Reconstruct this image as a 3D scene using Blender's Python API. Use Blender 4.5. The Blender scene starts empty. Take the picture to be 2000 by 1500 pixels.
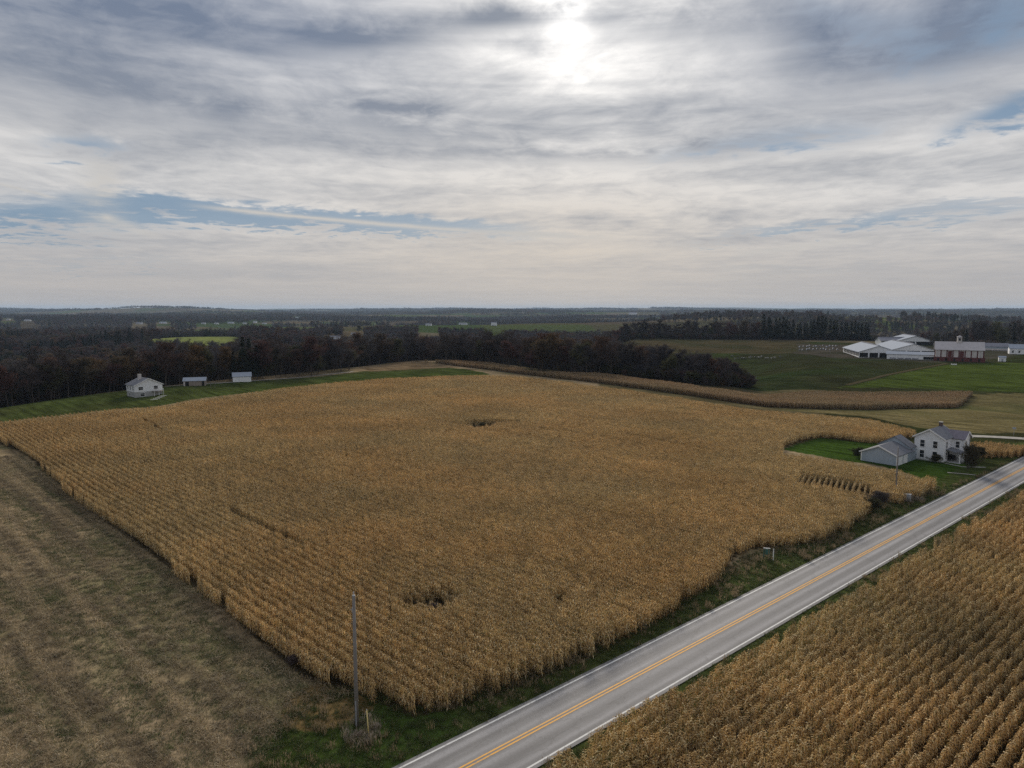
import bpy, bmesh, math, random
import numpy as np
from mathutils import Vector, Matrix

R = math.radians
random.seed(7)
rng = np.random.default_rng(11)
sc = bpy.context.scene
COL = sc.collection

# ------------------------------------------------------------------ camera
FPX, CAM_H = 1388.0, 36.5            # focal length in pixels of a 2000 px wide frame, drone height in metres
PITCH = math.atan(148 / FPX)
cam_d = bpy.data.cameras.new('camera')
cam_d.sensor_width = 36.0
cam_d.lens = 36.0 * FPX / 2000.0
cam_d.clip_start, cam_d.clip_end = 0.5, 120000
cam = bpy.data.objects.new('camera', cam_d)
COL.objects.link(cam)
cam.location = (0, 0, CAM_H)
cam.rotation_euler = (math.pi / 2 - PITCH, 0, 0)
sc.camera = cam

SUN_EL, SUN_AZ = R(21.0), R(4.4)     # azimuth measured from +Y towards +X
SUN_DIR = Vector((math.sin(SUN_AZ) * math.cos(SUN_EL), math.cos(SUN_AZ) * math.cos(SUN_EL), math.sin(SUN_EL)))

# ------------------------------------------------------------------ node helper
class S:
    """a float socket with arithmetic that writes Math nodes"""
    def __init__(self, t, sock): self.t, self.s = t, sock
    def _m(self, op, *a, clamp=False):
        n = self.t.nodes.new('ShaderNodeMath'); n.operation = op; n.use_clamp = clamp
        for i, v in enumerate((self,) + a):
            if isinstance(v, S): self.t.links.new(v.s, n.inputs[i])
            else: n.inputs[i].default_value = v
        return S(self.t, n.outputs[0])
    def __add__(s, o): return s._m('ADD', o)
    def __radd__(s, o): return s._m('ADD', o)
    def __sub__(s, o): return s._m('SUBTRACT', o)
    def __rsub__(s, o): return (s * -1.0) + o
    def __mul__(s, o): return s._m('MULTIPLY', o)
    def __rmul__(s, o): return s._m('MULTIPLY', o)
    def __truediv__(s, o): return s._m('DIVIDE', o)
    def pow(s, o): return s._m('POWER', o)
    def max(s, o): return s._m('MAXIMUM', o)
    def min(s, o): return s._m('MINIMUM', o)
    def abs(s): return s._m('ABSOLUTE')
    def sin(s): return s._m('SINE')
    def exp(s): return s._m('EXPONENT')
    def atan2(s, o): return s._m('ARCTAN2', o)
    def asin(s): return s._m('ARCSINE')
    def clamp(s): return s._m('ADD', 0.0, clamp=True)
    def step(s, a, b):
        n = s.t.nodes.new('ShaderNodeMapRange'); n.interpolation_type = 'SMOOTHSTEP'
        s.t.links.new(s.s, n.inputs[0]); n.inputs[1].default_value = a; n.inputs[2].default_value = b
        return S(s.t, n.outputs[0])
    def lin(s, a, b, c=0.0, d=1.0):
        n = s.t.nodes.new('ShaderNodeMapRange')
        s.t.links.new(s.s, n.inputs[0])
        for i, v in enumerate((a, b, c, d)): n.inputs[i + 1].default_value = v
        return S(s.t, n.outputs[0])
def nvec(t, x, y, z=0.0):
    n = t.nodes.new('ShaderNodeCombineXYZ')
    for i, v in enumerate((x, y, z)):
        if isinstance(v, S): t.links.new(v.s, n.inputs[i])
        else: n.inputs[i].default_value = v
    return n.outputs[0]
def nnoise(t, vec, scale, detail=4, rough=0.5, dist=0.0, lac=2.0):
    n = t.nodes.new('ShaderNodeTexNoise')
    if vec is not None: t.links.new(vec, n.inputs['Vector'])
    n.inputs['Scale'].default_value = scale; n.inputs['Detail'].default_value = detail
    n.inputs['Roughness'].default_value = rough; n.inputs['Distortion'].default_value = dist
    n.inputs['Lacunarity'].default_value = lac
    return S(t, n.outputs['Fac'])
def nmix(t, f, a, b, mode='MIX'):
    n = t.nodes.new('ShaderNodeMix'); n.data_type = 'RGBA'; n.blend_type = mode
    if isinstance(f, S): t.links.new(f.s, n.inputs[0])
    else: n.inputs[0].default_value = f
    for i, v in ((6, a), (7, b)):
        if isinstance(v, (tuple, list)): n.inputs[i].default_value = (*v[:3], 1)
        elif isinstance(v, S): t.links.new(v.s, n.inputs[i])
        else: t.links.new(v, n.inputs[i])
    return n.outputs[2]
def nxyz(t, sock):
    n = t.nodes.new('ShaderNodeSeparateXYZ'); t.links.new(sock, n.inputs[0])
    return [S(t, o) for o in n.outputs]

# ------------------------------------------------------------------ world: thin high cloud over a clear sky, sun behind it
W = bpy.data.worlds.new('World'); sc.world = W; W.use_nodes = True
t = W.node_tree; t.nodes.clear()
tc = t.nodes.new('ShaderNodeTexCoord')
dx, dy, dz = nxyz(t, tc.outputs['Generated'])
az = dx.atan2(dy) * 57.2958                      # degrees right of the view axis
el = dz.asin() * 57.2958                         # degrees above the horizon
hz = dz.max(0.0) + 0.055
px_, py_ = dx / hz, dy / hz                      # the cloud sheet as a plane overhead
sky = t.nodes.new('ShaderNodeTexSky'); sky.sky_type = 'NISHITA'; sky.sun_disc = False
sky.sun_elevation = SUN_EL; sky.sun_rotation = SUN_AZ; sky.air_density = 1.0; sky.dust_density = 0.6; sky.ozone_density = 1.6
cosang = (dx * SUN_DIR.x + dy * SUN_DIR.y + dz * SUN_DIR.z).min(1.0)
sang = cosang._m('ARCCOSINE') * 57.2958
warp = nnoise(t, nvec(t, px_ * 0.5, py_ * 0.5, 3.1), 1.0, 3, 0.55)
warp2 = nnoise(t, nvec(t, px_ * 0.5, py_ * 0.5, 9.4), 1.0, 3, 0.55)
qx, qy = px_ + (warp - 0.5) * 0.8, py_ + (warp2 - 0.5) * 0.8
c, s_ = math.cos(R(12)), math.sin(R(12))
rx, ry = qx * c + qy * s_, qy * c - qx * s_
big = nnoise(t, nvec(t, rx * 0.32, ry * 0.75, 0.7), 1.0, 5, 0.52)
mid = nnoise(t, nvec(t, rx * 1.6, ry * 1.5, 4.2), 1.0, 7, 0.58, 0.2)
fine = nnoise(t, nvec(t, rx * 6.0, ry * 5.0, 8.8), 1.0, 6, 0.6, 0.3)
streak = nnoise(t, nvec(t, (az + el * 1.5) * 0.018, el * 0.55, 2.2), 1.0, 5, 0.55, 0.25)
def sky_at(x, y):                                # photo pixel -> azimuth, elevation in degrees
    u, v = (x - 1000) / FPX, (y - 750) / FPX
    f, d = math.cos(PITCH) - v * math.sin(PITCH), -(math.sin(PITCH) + v * math.cos(PITCH))
    return math.degrees(math.atan2(u, f)), math.degrees(math.atan2(d, math.hypot(u, f)))
def blob(x, y, ra, re, tilt=0.0):
    a0, e0 = sky_at(x, y)
    ca, sa = math.cos(R(tilt)), math.sin(R(tilt))
    a = waz * (ca / ra) + wel * (sa / ra) - (a0 * ca + e0 * sa) / ra
    e = wel * (ca / re) - waz * (sa / re) - (e0 * ca - a0 * sa) / re
    return ((a * a + e * e) * -1.0).exp()
waz = az + (warp - 0.5) * 12.0 + (fine - 0.5) * 4.0 + (mid - 0.5) * 5.0
wel = el + (warp2 - 0.5) * 3.5 + (mid - 0.5) * 2.4 + (fine - 0.5) * 2.4
# where the sheet thins out to blue, and where it is thick and grey
gap = blob(60, 425, 6, 0.85) + blob(275, 405, 3.6, 0.75) + blob(520, 432, 10, 0.75, -2) + blob(800, 440, 10, 0.7, -2) * 1.1 + blob(165, 290, 3.0, 0.9) * 0.55 \
    + blob(1970, 215, 4.5, 0.75, 8) + blob(1480, 262, 8, 0.9, 3) * 0.62 + blob(1560, 452, 11, 0.45, 3) * 0.65 + blob(1930, 400, 7, 0.5, 6) * 0.5 + blob(1650, 40, 7, 2.2, -30) * 0.45 + blob(1990, 20, 6, 2.5) * 0.6 \
    + blob(1560, 530, 8, 0.3) * 0.35 + blob(180, 510, 9, 0.35) * 0.35
thick = blob(760, 62, 6, 1.0, 8) * 0.9 + blob(980, 18, 4, 0.9, 4) * 1.0 + blob(150, 100, 15, 3.8) * 0.95 + blob(480, 40, 10, 1.6, 4) * 0.5 + blob(1590, 80, 3.5, 3.0, -40) * 0.65 + blob(1940, 60, 8, 3.4) * 0.85 \
    + blob(800, 225, 4.5, 1.2, -12) * 0.55 + blob(1300, 290, 12, 0.55, 1) * 0.45 + blob(450, 215, 9, 1.0, 2) * 0.35 + blob(1780, 130, 7, 1.2, 4) * 0.45 + blob(1320, 30, 7, 1.1, -6) * 0.45
lowfade = el.step(0.5, 7.0)
body = (big - 0.5) * 1.25 + (mid - 0.5) * 2.1 + (fine - 0.5) * 1.4
body = body * (lowfade * 0.8 + 0.2) + (streak - 0.5) * 1.5
gs = gap.step(0.05, 0.45)
gapm = (gap * 1.5 + ((mid - 0.5) * 1.6 + (fine - 0.5) * 1.6 + (streak - 0.5) * 1.2) * gs).step(0.12, 1.45) * 0.85
lum = (body * 0.66 + 0.70 - thick * 0.62).clamp()
high = el.step(9.0, 22.0) * (sang.step(4.0, 22.0) * 0.75 + 0.25)
darkc = nmix(t, high, (3.0, 3.25, 3.7), (1.7, 2.15, 3.05))
lightc = nmix(t, el.step(0.5, 9.0), (5.1, 4.75, 4.45), (6.8, 6.7, 6.6))
lightc = nmix(t, high, lightc, (5.0, 5.2, 5.7))
cloud = nmix(t, lum, darkc, lightc)
# forward scattering of the hidden sun in the thin cloud
glow = (sang * sang * (-1 / (2 * 0.95 ** 2))).exp() * 10.0 + (sang * sang * (-1 / (2 * 4.6 ** 2))).exp() * 2.5 + (sang * (-1 / 12.0)).exp() * 2.4
glow = glow * (lum.pow(1.6) * 1.1 + 0.05) * ((mid - 0.5) * 1.2 + 1.0)
n = t.nodes.new('ShaderNodeVectorMath'); n.operation = 'SCALE'; n.inputs[0].default_value = (1.0, 0.955, 0.88)
t.links.new(glow.s, n.inputs['Scale'])
cloud = nmix(t, 1.0, cloud, n.outputs[0], 'ADD')
# the low warm veil under the sun
veil = ((az - 3.0) * (az - 3.0) * (-1 / (2 * 13.0 ** 2)) - (el - 4.0) * (el - 4.0) * (1 / (2 * 4.3 ** 2))).exp() * (lum * 0.8 + 0.2)
cloud = nmix(t, veil * 0.7, cloud, (6.8, 6.0, 5.05))
n = t.nodes.new('ShaderNodeVectorMath'); n.operation = 'SCALE'; t.links.new(sky.outputs[0], n.inputs[0]); n.inputs['Scale'].default_value = 0.5
blue = nmix(t, 0.75, n.outputs[0], (1.45, 2.65, 4.2))
col = nmix(t, gapm, cloud, blue)
# contrails drawn out by the wind
def trail(x0, y0, x1, y1, w, k):
    (a0, e0), (a1, e1) = sky_at(x0, y0), sky_at(x1, y1)
    L = math.hypot(a1 - a0, e1 - e0); ux, uy = (a1 - a0) / L, (e1 - e0) / L
    u = (az - a0) * ux + (el - e0) * uy
    v = (el - e0) * ux - (az - a0) * uy + (warp - 0.5) * 0.25 + (fine - 0.5) * 0.25
    return ((v * v) * (-1 / (w * w))).exp() * u.step(0, L * 0.15) * (1.0 - u.step(L * 0.75, L)) * k
tr = trail(330, 398, 1260, 468, 0.17, 1.0) * mid.step(0.15, 0.5) + trail(-60, 345, 130, 393, 0.10, 0.6) + trail(1420, 500, 1760, 458, 0.2, 0.5) + trail(190, 420, 330, 470, 0.28, 0.5) + trail(215, 300, 175, 480, 1.3, 0.85) * ((mid - 0.5) * 2.5 + (fine - 0.5) * 2.0 + 0.45).clamp()
col = nmix(t, tr.clamp(), col, (5.7, 5.5, 5.2))
below = nmix(t, dz.step(-0.02, 0.0), (1.0, 0.85, 0.65), col)
bg = t.nodes.new('ShaderNodeBackground'); bg.inputs['Strength'].default_value = 0.1
t.links.new(below, bg.inputs['Color'])
wo = t.nodes.new('ShaderNodeOutputWorld'); t.links.new(bg.outputs[0], wo.inputs['Surface'])
W.cycles.sampling_method = 'MANUAL'; W.cycles.sample_map_resolution = 512

sd = bpy.data.lights.new('sun', 'SUN'); sd.energy = 3.8; sd.angle = R(17); sd.color = (1.0, 0.9, 0.76)
so = bpy.data.objects.new('sun', sd); COL.objects.link(so)
so.rotation_euler = SUN_DIR.to_track_quat('Z', 'Y').to_euler()

sc.view_settings.view_transform = 'Standard'; sc.view_settings.look = 'None'
sc.view_settings.gamma = 1.0; sc.view_settings.exposure = 0.0
sc.view_settings.use_curve_mapping = False
sc.cycles.use_denoising = False
sc.cycles.max_bounces = 6; sc.cycles.diffuse_bounces = 3; sc.cycles.transmission_bounces = 4; sc.cycles.volume_bounces = 1
sc.cycles.transparent_max_bounces = 6; sc.cycles.caustics_reflective = False; sc.cycles.caustics_refractive = False

# ------------------------------------------------------------------ small mesh helpers
def link(name, me, parent=None, mat=None, kind=None):
    o = bpy.data.objects.new(name, me); COL.objects.link(o)
    if parent is not None: o.parent = parent
    if mat is not None: me.materials.clear(); me.materials.append(mat)
    if kind: o['kind'] = kind
    return o
def tag(o, label, cat, group=None):
    o['label'] = label; o['category'] = cat
    if group: o['group'] = group
    return o
def empty(name, loc, rz=0.0, label=None, cat=None, group=None):
    o = bpy.data.objects.new(name, None); COL.objects.link(o)
    o.location = loc; o.rotation_euler = (0, 0, rz); o.empty_display_size = 0.5
    if label: tag(o, label, cat, group)
    return o
def pydata(name, v, f, smooth=False):
    me = bpy.data.meshes.new(name); me.from_pydata([tuple(map(float, p)) for p in v], [], f); me.update()
    if smooth: me.polygons.foreach_set('use_smooth', [True] * len(me.polygons))
    return me
class MB:
    """collects boxes, prisms and tubes into one mesh"""
    def __init__(s): s.v, s.f = [], []
    def add(s, v, f):
        o = len(s.v); s.v += [tuple(p) for p in v]; s.f += [tuple(i + o for i in q) for q in f]; return s
    def box(s, x0, x1, y0, y1, z0, z1):
        return s.add([(x, y, z) for z in (z0, z1) for y in (y0, y1) for x in (x0, x1)],
                     [(0, 2, 3, 1), (4, 5, 7, 6), (0, 1, 5, 4), (2, 6, 7, 3), (0, 4, 6, 2), (1, 3, 7, 5)])
    def tube(s, p0, p1, r0, r1, n=6):
        a, b = Vector(p0), Vector(p1); d = (b - a).normalized()
        u = d.orthogonal().normalized(); w = d.cross(u)
        v = [c + (u * math.cos(2 * math.pi * i / n) + w * math.sin(2 * math.pi * i / n)) * r for c, r in ((a, r0), (b, r1)) for i in range(n)]
        f = [(i, (i + 1) % n, n + (i + 1) % n, n + i) for i in range(n)]
        return s.add(v, f + [tuple(range(n))[::-1], tuple(range(n, 2 * n))])
    def slab(s, a, b, c, d, th):
        """a quad given by four corners, thickened downwards"""
        a, b, c, d = map(Vector, (a, b, c, d)); nrm = (b - a).cross(d - a).normalized() * th
        if nrm.z < 0: nrm = -nrm
        return s.add([a, b, c, d, a - nrm, b - nrm, c - nrm, d - nrm], [(0, 1, 2, 3), (7, 6, 5, 4), (0, 4, 5, 1), (1, 5, 6, 2), (2, 6, 7, 3), (3, 7, 4, 0)])
    def build(s, name, mat, parent=None, smooth=False):
        me = pydata(name, s.v, s.f, smooth)
        bm = bmesh.new(); bm.from_mesh(me); bmesh.ops.recalc_face_normals(bm, faces=bm.faces); bm.to_mesh(me); bm.free()
        return link(name, me, parent, mat)

def mat(name, color, rough=0.8, noise=0.0, nscale=3.0, spec=0.3, metal=0.0, fn=None, bump=0.0, stretch=(1, 1, 1)):
    m = bpy.data.materials.new(name); m.use_nodes = True; t = m.node_tree
    b = t.nodes['Principled BSDF']
    b.inputs['Base Color'].default_value = (*color, 1); b.inputs['Roughness'].default_value = rough
    b.inputs['Specular IOR Level'].default_value = spec; b.inputs['Metallic'].default_value = metal
    if noise or bump:
        tcn = t.nodes.new('ShaderNodeTexCoord'); mp = t.nodes.new('ShaderNodeMapping'); mp.inputs['Scale'].default_value = stretch
        t.links.new(tcn.outputs['Object'], mp.inputs[0])
        n = nnoise(t, mp.outputs[0], nscale, 6, 0.6)
        if noise:
            k = n.lin(0.25, 0.75, 1 - noise, 1 + noise)
            t.links.new(nmix(t, 1.0, color, k, 'MULTIPLY'), b.inputs['Base Color'])
        if bump:
            bn = t.nodes.new('ShaderNodeBump'); bn.inputs['Strength'].default_value = bump; bn.inputs['Distance'].default_value = 0.05
            t.links.new(n.s, bn.inputs['Height']); t.links.new(bn.outputs[0], b.inputs['Normal'])
    if fn: fn(t, b)
    return m

# ------------------------------------------------------------------ terrain
def _hash(ix, iy, seed):
    h = (ix.astype(np.int64) * 374761393 + iy.astype(np.int64) * 668265263 + seed * 974634777) & 0x7fffffff
    h = ((h ^ (h >> 13)) * 1274126177) & 0x7fffffff
    return ((h ^ (h >> 16)) & 0xffff) / 65535.0
def vnoise(x, y, seed=0):
    x, y = np.asarray(x, float), np.asarray(y, float)
    ix, iy = np.floor(x), np.floor(y); fx, fy = x - ix, y - iy
    fx, fy = fx * fx * (3 - 2 * fx), fy * fy * (3 - 2 * fy)
    a, b = _hash(ix, iy, seed), _hash(ix + 1, iy, seed); c, d = _hash(ix, iy + 1, seed), _hash(ix + 1, iy + 1, seed)
    return (a * (1 - fx) + b * fx) * (1 - fy) + (c * (1 - fx) + d * fx) * fy
def fbm(x, y, seed=0, o=4):
    s, a, n = 0.0, 0.5, 0.0
    for k in range(o): s = s + a * vnoise(x * 2 ** k + 17.3 * k, y * 2 ** k - 9.1 * k, seed + k); n += a; a *= 0.5
    return s / n
def sst(a, b, x):
    q = np.clip((x - a) / (b - a), 0, 1); return q * q * (3 - 2 * q)

KS = CAM_H / 34.0
RD = np.array([math.sin(R(48.6)), math.cos(R(48.6))])        # road direction
RN = np.array([RD[1], -RD[0]])                               # towards the camera's side of the road
ROAD_N = -39.5 * KS
def road_off(x, y): return x * RN[0] + y * RN[1] - ROAD_N    # signed metres from the centre line

EDGE_AZ = np.array([-180, -60, -36, -27, -17.6, -12, -7.6, -2, 1.5, 5, 8, 12, 16, 20, 24, 30, 40, 60, 180.0])
EDGE_R = np.array([240, 240, 300, 352, 402, 448, 498, 470, 420, 388, 385, 380, 385, 420, 520, 640, 700, 700, 500]) * 1.0
def terrain(x, y):
    x, y = np.asarray(x, float), np.asarray(y, float)
    d = np.hypot(x, y); a = np.degrees(np.arctan2(x, y))
    e = np.interp(a, EDGE_AZ, EDGE_R)
    near = 1.4 * (fbm(x / 75, y / 75, 3, 2) - 0.5) * sst(8, 40, np.abs(road_off(x, y))) * sst(30, 90, d)
    right = sst(5, 10, a) * (1 - sst(55, 70, a))
    left = 1 - right
    # left and centre: the ridge falls away into a wooded valley
    zl = -31 * sst(0, 230, d - e) * left + 2.0 * np.exp(-((x + 139) ** 2 + (y - 300) ** 2) / 70.0)
    # right: a shallow hollow, then the next rise
    hol = -6.0 * np.exp(-((d - 370) / 60) ** 2) * sst(14, 20, a) - 7 * np.exp(-((d - 520) / 110) ** 2) * right * (1 - sst(18, 23, a))
    zr = (hol + 1.0 * sst(560, 800, d) - 30 * sst(840, 1250, d)) * right
    base = near + zl + zr
    far = -78 + 104 * fbm(x / 1900, y / 1050, 21, 3) + 12 * (fbm(x / 330, y / 260, 31, 2) - 0.5) + 14 * sst(4000, 12000, d) + 100 * (fbm(x / 2600, y / 1800, 61, 2) - 0.5) * sst(4000, 9000, d)
    w = sst(700, 1700, d) * left + sst(1000, 1900, d) * right
    # a knoll that carries the open clearing in the left wood
    z = base * (1 - w) + far * w
    z = z + (-12 - z) * np.exp(-(((x + 504) / 150) ** 4 + ((y - 1150) / 190) ** 4))
    return z
def terr(x, y): return float(terrain(np.array([x]), np.array([y]))[0])
def hit(px, py, up=0.0):
    """photo pixel -> point on the terrain (or on a layer 'up' metres above it)"""
    u, v = (px - 1000) / FPX, (py - 750) / FPX
    cy, s = math.cos(PITCH), math.sin(PITCH)
    d = np.array([u, cy - v * s, -(s + v * cy)])
    ts = 30 * 1.004 ** np.arange(1800)
    P = d[None, :] * ts[:, None]
    below = (CAM_H + P[:, 2]) < terrain(P[:, 0], P[:, 1]) + up
    i = int(np.argmax(below)) if below.any() else len(ts) - 1
    lo, hi = ts[max(i - 1, 0)], ts[i]
    for _ in range(25):
        m = (lo + hi) / 2; p = d * m
        if CAM_H + p[2] < terr(p[0], p[1]) + up: hi = m
        else: lo = m
    p = d * hi
    return float(p[0]), float(p[1])
def at(px, dist, py_unused=None):
    """the point at a given depth along the bearing of a photo column"""
    return (px - 1000) / FPX * dist, dist
def inpoly(x, y, poly):
    r = np.zeros(np.shape(x), bool); n = len(poly); j = n - 1
    for i in range(n):
        xi, yi = poly[i]; xj, yj = poly[j]
        if yi != yj: r ^= ((yi > y) != (yj > y)) & (x < (xj - xi) * (y - yi) / (yj - yi) + xi)
        j = i
    return r
def pd(x, y, poly):
    """distance to a polygon's edge"""
    best = np.full(np.shape(x), 1e9); n = len(poly)
    for i in range(n):
        (ax, ay), (bx, by) = poly[i], poly[(i + 1) % n]
        vx, vy = bx - ax, by - ay; L = vx * vx + vy * vy + 1e-9
        q = np.clip(((x - ax) * vx + (y - ay) * vy) / L, 0, 1)
        best = np.minimum(best, np.hypot(x - ax - q * vx, y - ay - q * vy))
    return best
def flat(px, py, up=0.0):
    u, v = (px - 1000) / FPX, (py - 750) / FPX; cy, s = math.cos(PITCH), math.sin(PITCH); k = (CAM_H - up) / (s + v * cy)
    return u * k, (cy - v * s) * k
def PF(pts): return [flat(*p) for p in pts]
def P(pts, up=0.0): return [hit(p[0], p[1], p[2] if len(p) > 2 else up) for p in pts]

CT = 2.2   # height of the standing corn
MAIN = P([(590, 1325), (690, 1352), (806, 1402), (900, 1380), (1000, 1346), (1062, 1322), (1175, 1275), (1250, 1238), (1330, 1185), (1400, 1135), (1432, 1090), (1467, 1073), (1527, 1070), (1602, 1058),
          (1650, 1040), (1700, 1005), (1705, 978), (1760, 985), (1822, 962), (1836, 950), (1800, 932, CT), (1750, 917, CT), (1680, 906, CT), (1640, 897, CT), (1530, 882, CT),
          (1528, 877), (1560, 863), (1600, 856), (1650, 859), (1690, 867), (1740, 866), (1790, 838, CT), (1750, 830, CT), (1700, 818, CT), (1600, 808, CT), (1500, 800, CT), (1450, 794, CT), (1375, 783, CT), (1300, 771, CT), (1200, 756, CT),
          (1112, 745, CT), (1040, 736, CT), (1000, 732, CT), (950, 731, CT), (900, 732, CT), (775, 737, CT), (650, 746, CT), (560, 755, CT), (500, 764, CT), (400, 776, CT), (312, 791, CT), (190, 801, CT), (80, 812, CT), (0, 821, CT)])
MAIN += [(-168.0, 207.0), (-141.5, 192.0)] + P([(48, 886), (135, 968), (300, 1088), (450, 1205)])
STRIP = P([(815, 702, CT), (880, 703, CT), (960, 708, CT), (1040, 724, CT), (1120, 727, CT), (1210, 732, CT), (1300, 744, CT), (1375, 756, CT), (1450, 766, CT), (1575, 763, CT), (1700, 765, CT), (1899, 763, CT),
           (1868, 797), (1700, 801), (1600, 799), (1500, 795), (1440, 787), (1375, 777), (1300, 766), (1200, 752), (1120, 743), (1050, 735), (985, 727), (925, 719), (850, 709)])
PATCH = P([(1878, 862, CT), (1930, 860, CT), (1995, 866, CT), (2060, 872, CT), (2030, 890), (1975, 896), (1930, 897), (1890, 893)])
def rp(al, off): return (RD[0] * al + RN[0] * (off + ROAD_N), RD[1] * al + RN[1] * (off + ROAD_N))
RIGHT = [rp(-75, 5.9), rp(40, 5.9), rp(75, 6.6), rp(150, 7.4), rp(300, 7.8), rp(300, 120), rp(-75, 120)]
LAWN = P([(1700, 905), (1755, 918), (1800, 935), (1836, 952), (1870, 945), (1920, 925), (1960, 906), (1995, 892), (1890, 895), (1872, 868), (1760, 868), (1690, 865), (1600, 854), (1525, 878), (1640, 900)])
GREENL = PF([(-80, 838), (0, 823), (190, 803), (312, 793), (400, 778), (500, 767), (650, 748), (775, 739), (900, 734), (960, 733), (940, 727), (890, 719), (840, 717), (720, 722), (620, 735), (500, 743), (340, 752), (250, 762), (120, 772), (0, 782), (-80, 790)])
TANL = PF([(720, 724), (840, 719), (900, 718), (850, 709), (815, 703), (760, 708), (700, 716)])
BRIGHT = P([(1640, 757), (1720, 740), (1800, 722), (1850, 712), (1960, 708), (2150, 712), (2150, 775), (1995, 766), (1905, 764), (1800, 758)])
STUBR = P([(1885, 770), (1990, 768), (2150, 776), (2150, 845), (2000, 846), (1880, 846), (1790, 835), (1700, 815), (1500, 799), (1600, 801), (1865, 800)])
CLEAR = [(-470, 970), (-388, 985), (-440, 1130), (-500, 1290), (-600, 1300), (-590, 1150), (-530, 1040)]
TAN2 = P([(1205, 672), (1330, 663), (1440, 661), (1570, 666), (1600, 676), (1560, 690), (1440, 690), (1330, 690), (1230, 690)])
PAST = P([(1440, 757), (1470, 700), (1500, 688), (1640, 690), (1720, 700), (1840, 712), (1720, 738), (1620, 757), (1500, 764)])
YARD = P([(1550, 690), (1640, 700), (1830, 708), (1960, 700), (2000, 690), (2000, 678), (1560, 672)])

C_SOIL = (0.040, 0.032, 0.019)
def zone(x, y):
    n = x.size; c = np.zeros((n, 3)); a = np.degrees(np.arctan2(x, y)); d = np.hypot(x, y); off = road_off(x, y)
    e = np.interp(a, EDGE_AZ, EDGE_R)
    nz = fbm(x / 9, y / 9, 51, 4); nb = fbm(x / 30, y / 30, 61, 3)
    def put(mask, col, var=None):
        c[mask] = np.array(col) if var is None else (np.array(col)[None] * (1 - var[mask, None]) + 0)
    # stubble with weeds on the left
    g = np.clip((nz - 0.45) * 2.2 + (nb - 0.5) * 1.8, 0, 1)[:, None]
    c[:] = np.array((0.235, 0.178, 0.108)) * (1 - g) + np.array((0.105, 0.102, 0.048)) * g
    # far fields: a patchwork
    fx, fy = x + 120 * fbm(x / 400, y / 400, 5, 2), y + 120 * fbm(x / 400, y / 400, 6, 2)
    cell = _hash(np.floor(fx / 260), np.floor(fy / 330), 77)
    pal = np.array([(0.060, 0.075, 0.022), (0.105, 0.082, 0.048), (0.075, 0.058, 0.036), (0.045, 0.066, 0.020), (0.115, 0.095, 0.058), (0.070, 0.064, 0.030)])
    gr_ = None
    fc = pal[np.clip((cell * 6).astype(int), 0, 5)]
    far = (d > np.minimum(e + 30, 900)) & ((a < 7) | (d > 820)); c[far] = fc[far]
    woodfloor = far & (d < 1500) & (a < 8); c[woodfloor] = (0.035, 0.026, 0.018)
    rgt = (a > 7) & (d <= 820) & (off < 0); gg = np.clip((nb - 0.4) * 2, 0, 1)[:, None]
    pas = np.array((0.034, 0.035, 0.015)) * (1 - gg) + np.array((0.030, 0.045, 0.012)) * gg
    c[rgt & (d > 200)] = pas[rgt & (d > 200)]
    c[rgt & (d > 200) & (d < 395) & (a < 24)] = (0.088, 0.074, 0.038)
    for poly, c0, c1 in ((PAST, (0.030, 0.032, 0.014), (0.027, 0.040, 0.013)), (TAN2, (0.064, 0.052, 0.028), (0.036, 0.040, 0.018)), (YARD, (0.060, 0.052, 0.040), (0.034, 0.038, 0.020)), (STUBR, (0.130, 0.108, 0.050), (0.074, 0.076, 0.030)), (BRIGHT, (0.054, 0.074, 0.015), (0.042, 0.060, 0.014)),
                         (GREENL, (0.046, 0.061, 0.017), (0.052, 0.056, 0.021)), (TANL, (0.17, 0.125, 0.075), (0.13, 0.09, 0.05)), (CLEAR, (0.17, 0.19, 0.055), (0.13, 0.16, 0.05))):
        m = inpoly(x + (nz - 0.5) * 4, y + (nz - 0.5) * 4, poly); c[m] = (np.array(c0) * (1 - gg) + np.array(c1) * gg)[m]
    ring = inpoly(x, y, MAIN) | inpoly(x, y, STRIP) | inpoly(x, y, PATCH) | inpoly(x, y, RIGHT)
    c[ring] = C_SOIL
    m = inpoly(x + (nz - 0.5) * 3, y + (nz - 0.5) * 3, LAWN); c[m] = (np.array((0.036, 0.064, 0.012)) * (1 - gg) + np.array((0.047, 0.058, 0.017)) * gg)[m]
    # verges
    vg = np.array((0.048, 0.062, 0.019)) * (1 - gg) + np.array((0.066, 0.068, 0.024)) * gg
    wob = (nz - 0.5) * 3
    v = ((off > -9.5 + wob) & (off < 8.3) & ~ring); v |= (off > 3) & (off < 9)
    c[v & (d < 420)] = vg[v & (d < 420)]
    ak = x * RD[0] + y * RD[1]
    tip = (np.hypot(x + 12, y - 56) < 8.5 + wob) & (off < 0) & ~ring; c[tip] = (vg * np.array((0.85, 1.05, 0.8)))[tip]
    fen = (np.hypot(x + 17, y - 62) < 3.8 + wob) & ~ring & (off < -12); c[fen] = (0.155, 0.105, 0.045)
    return c

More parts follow.
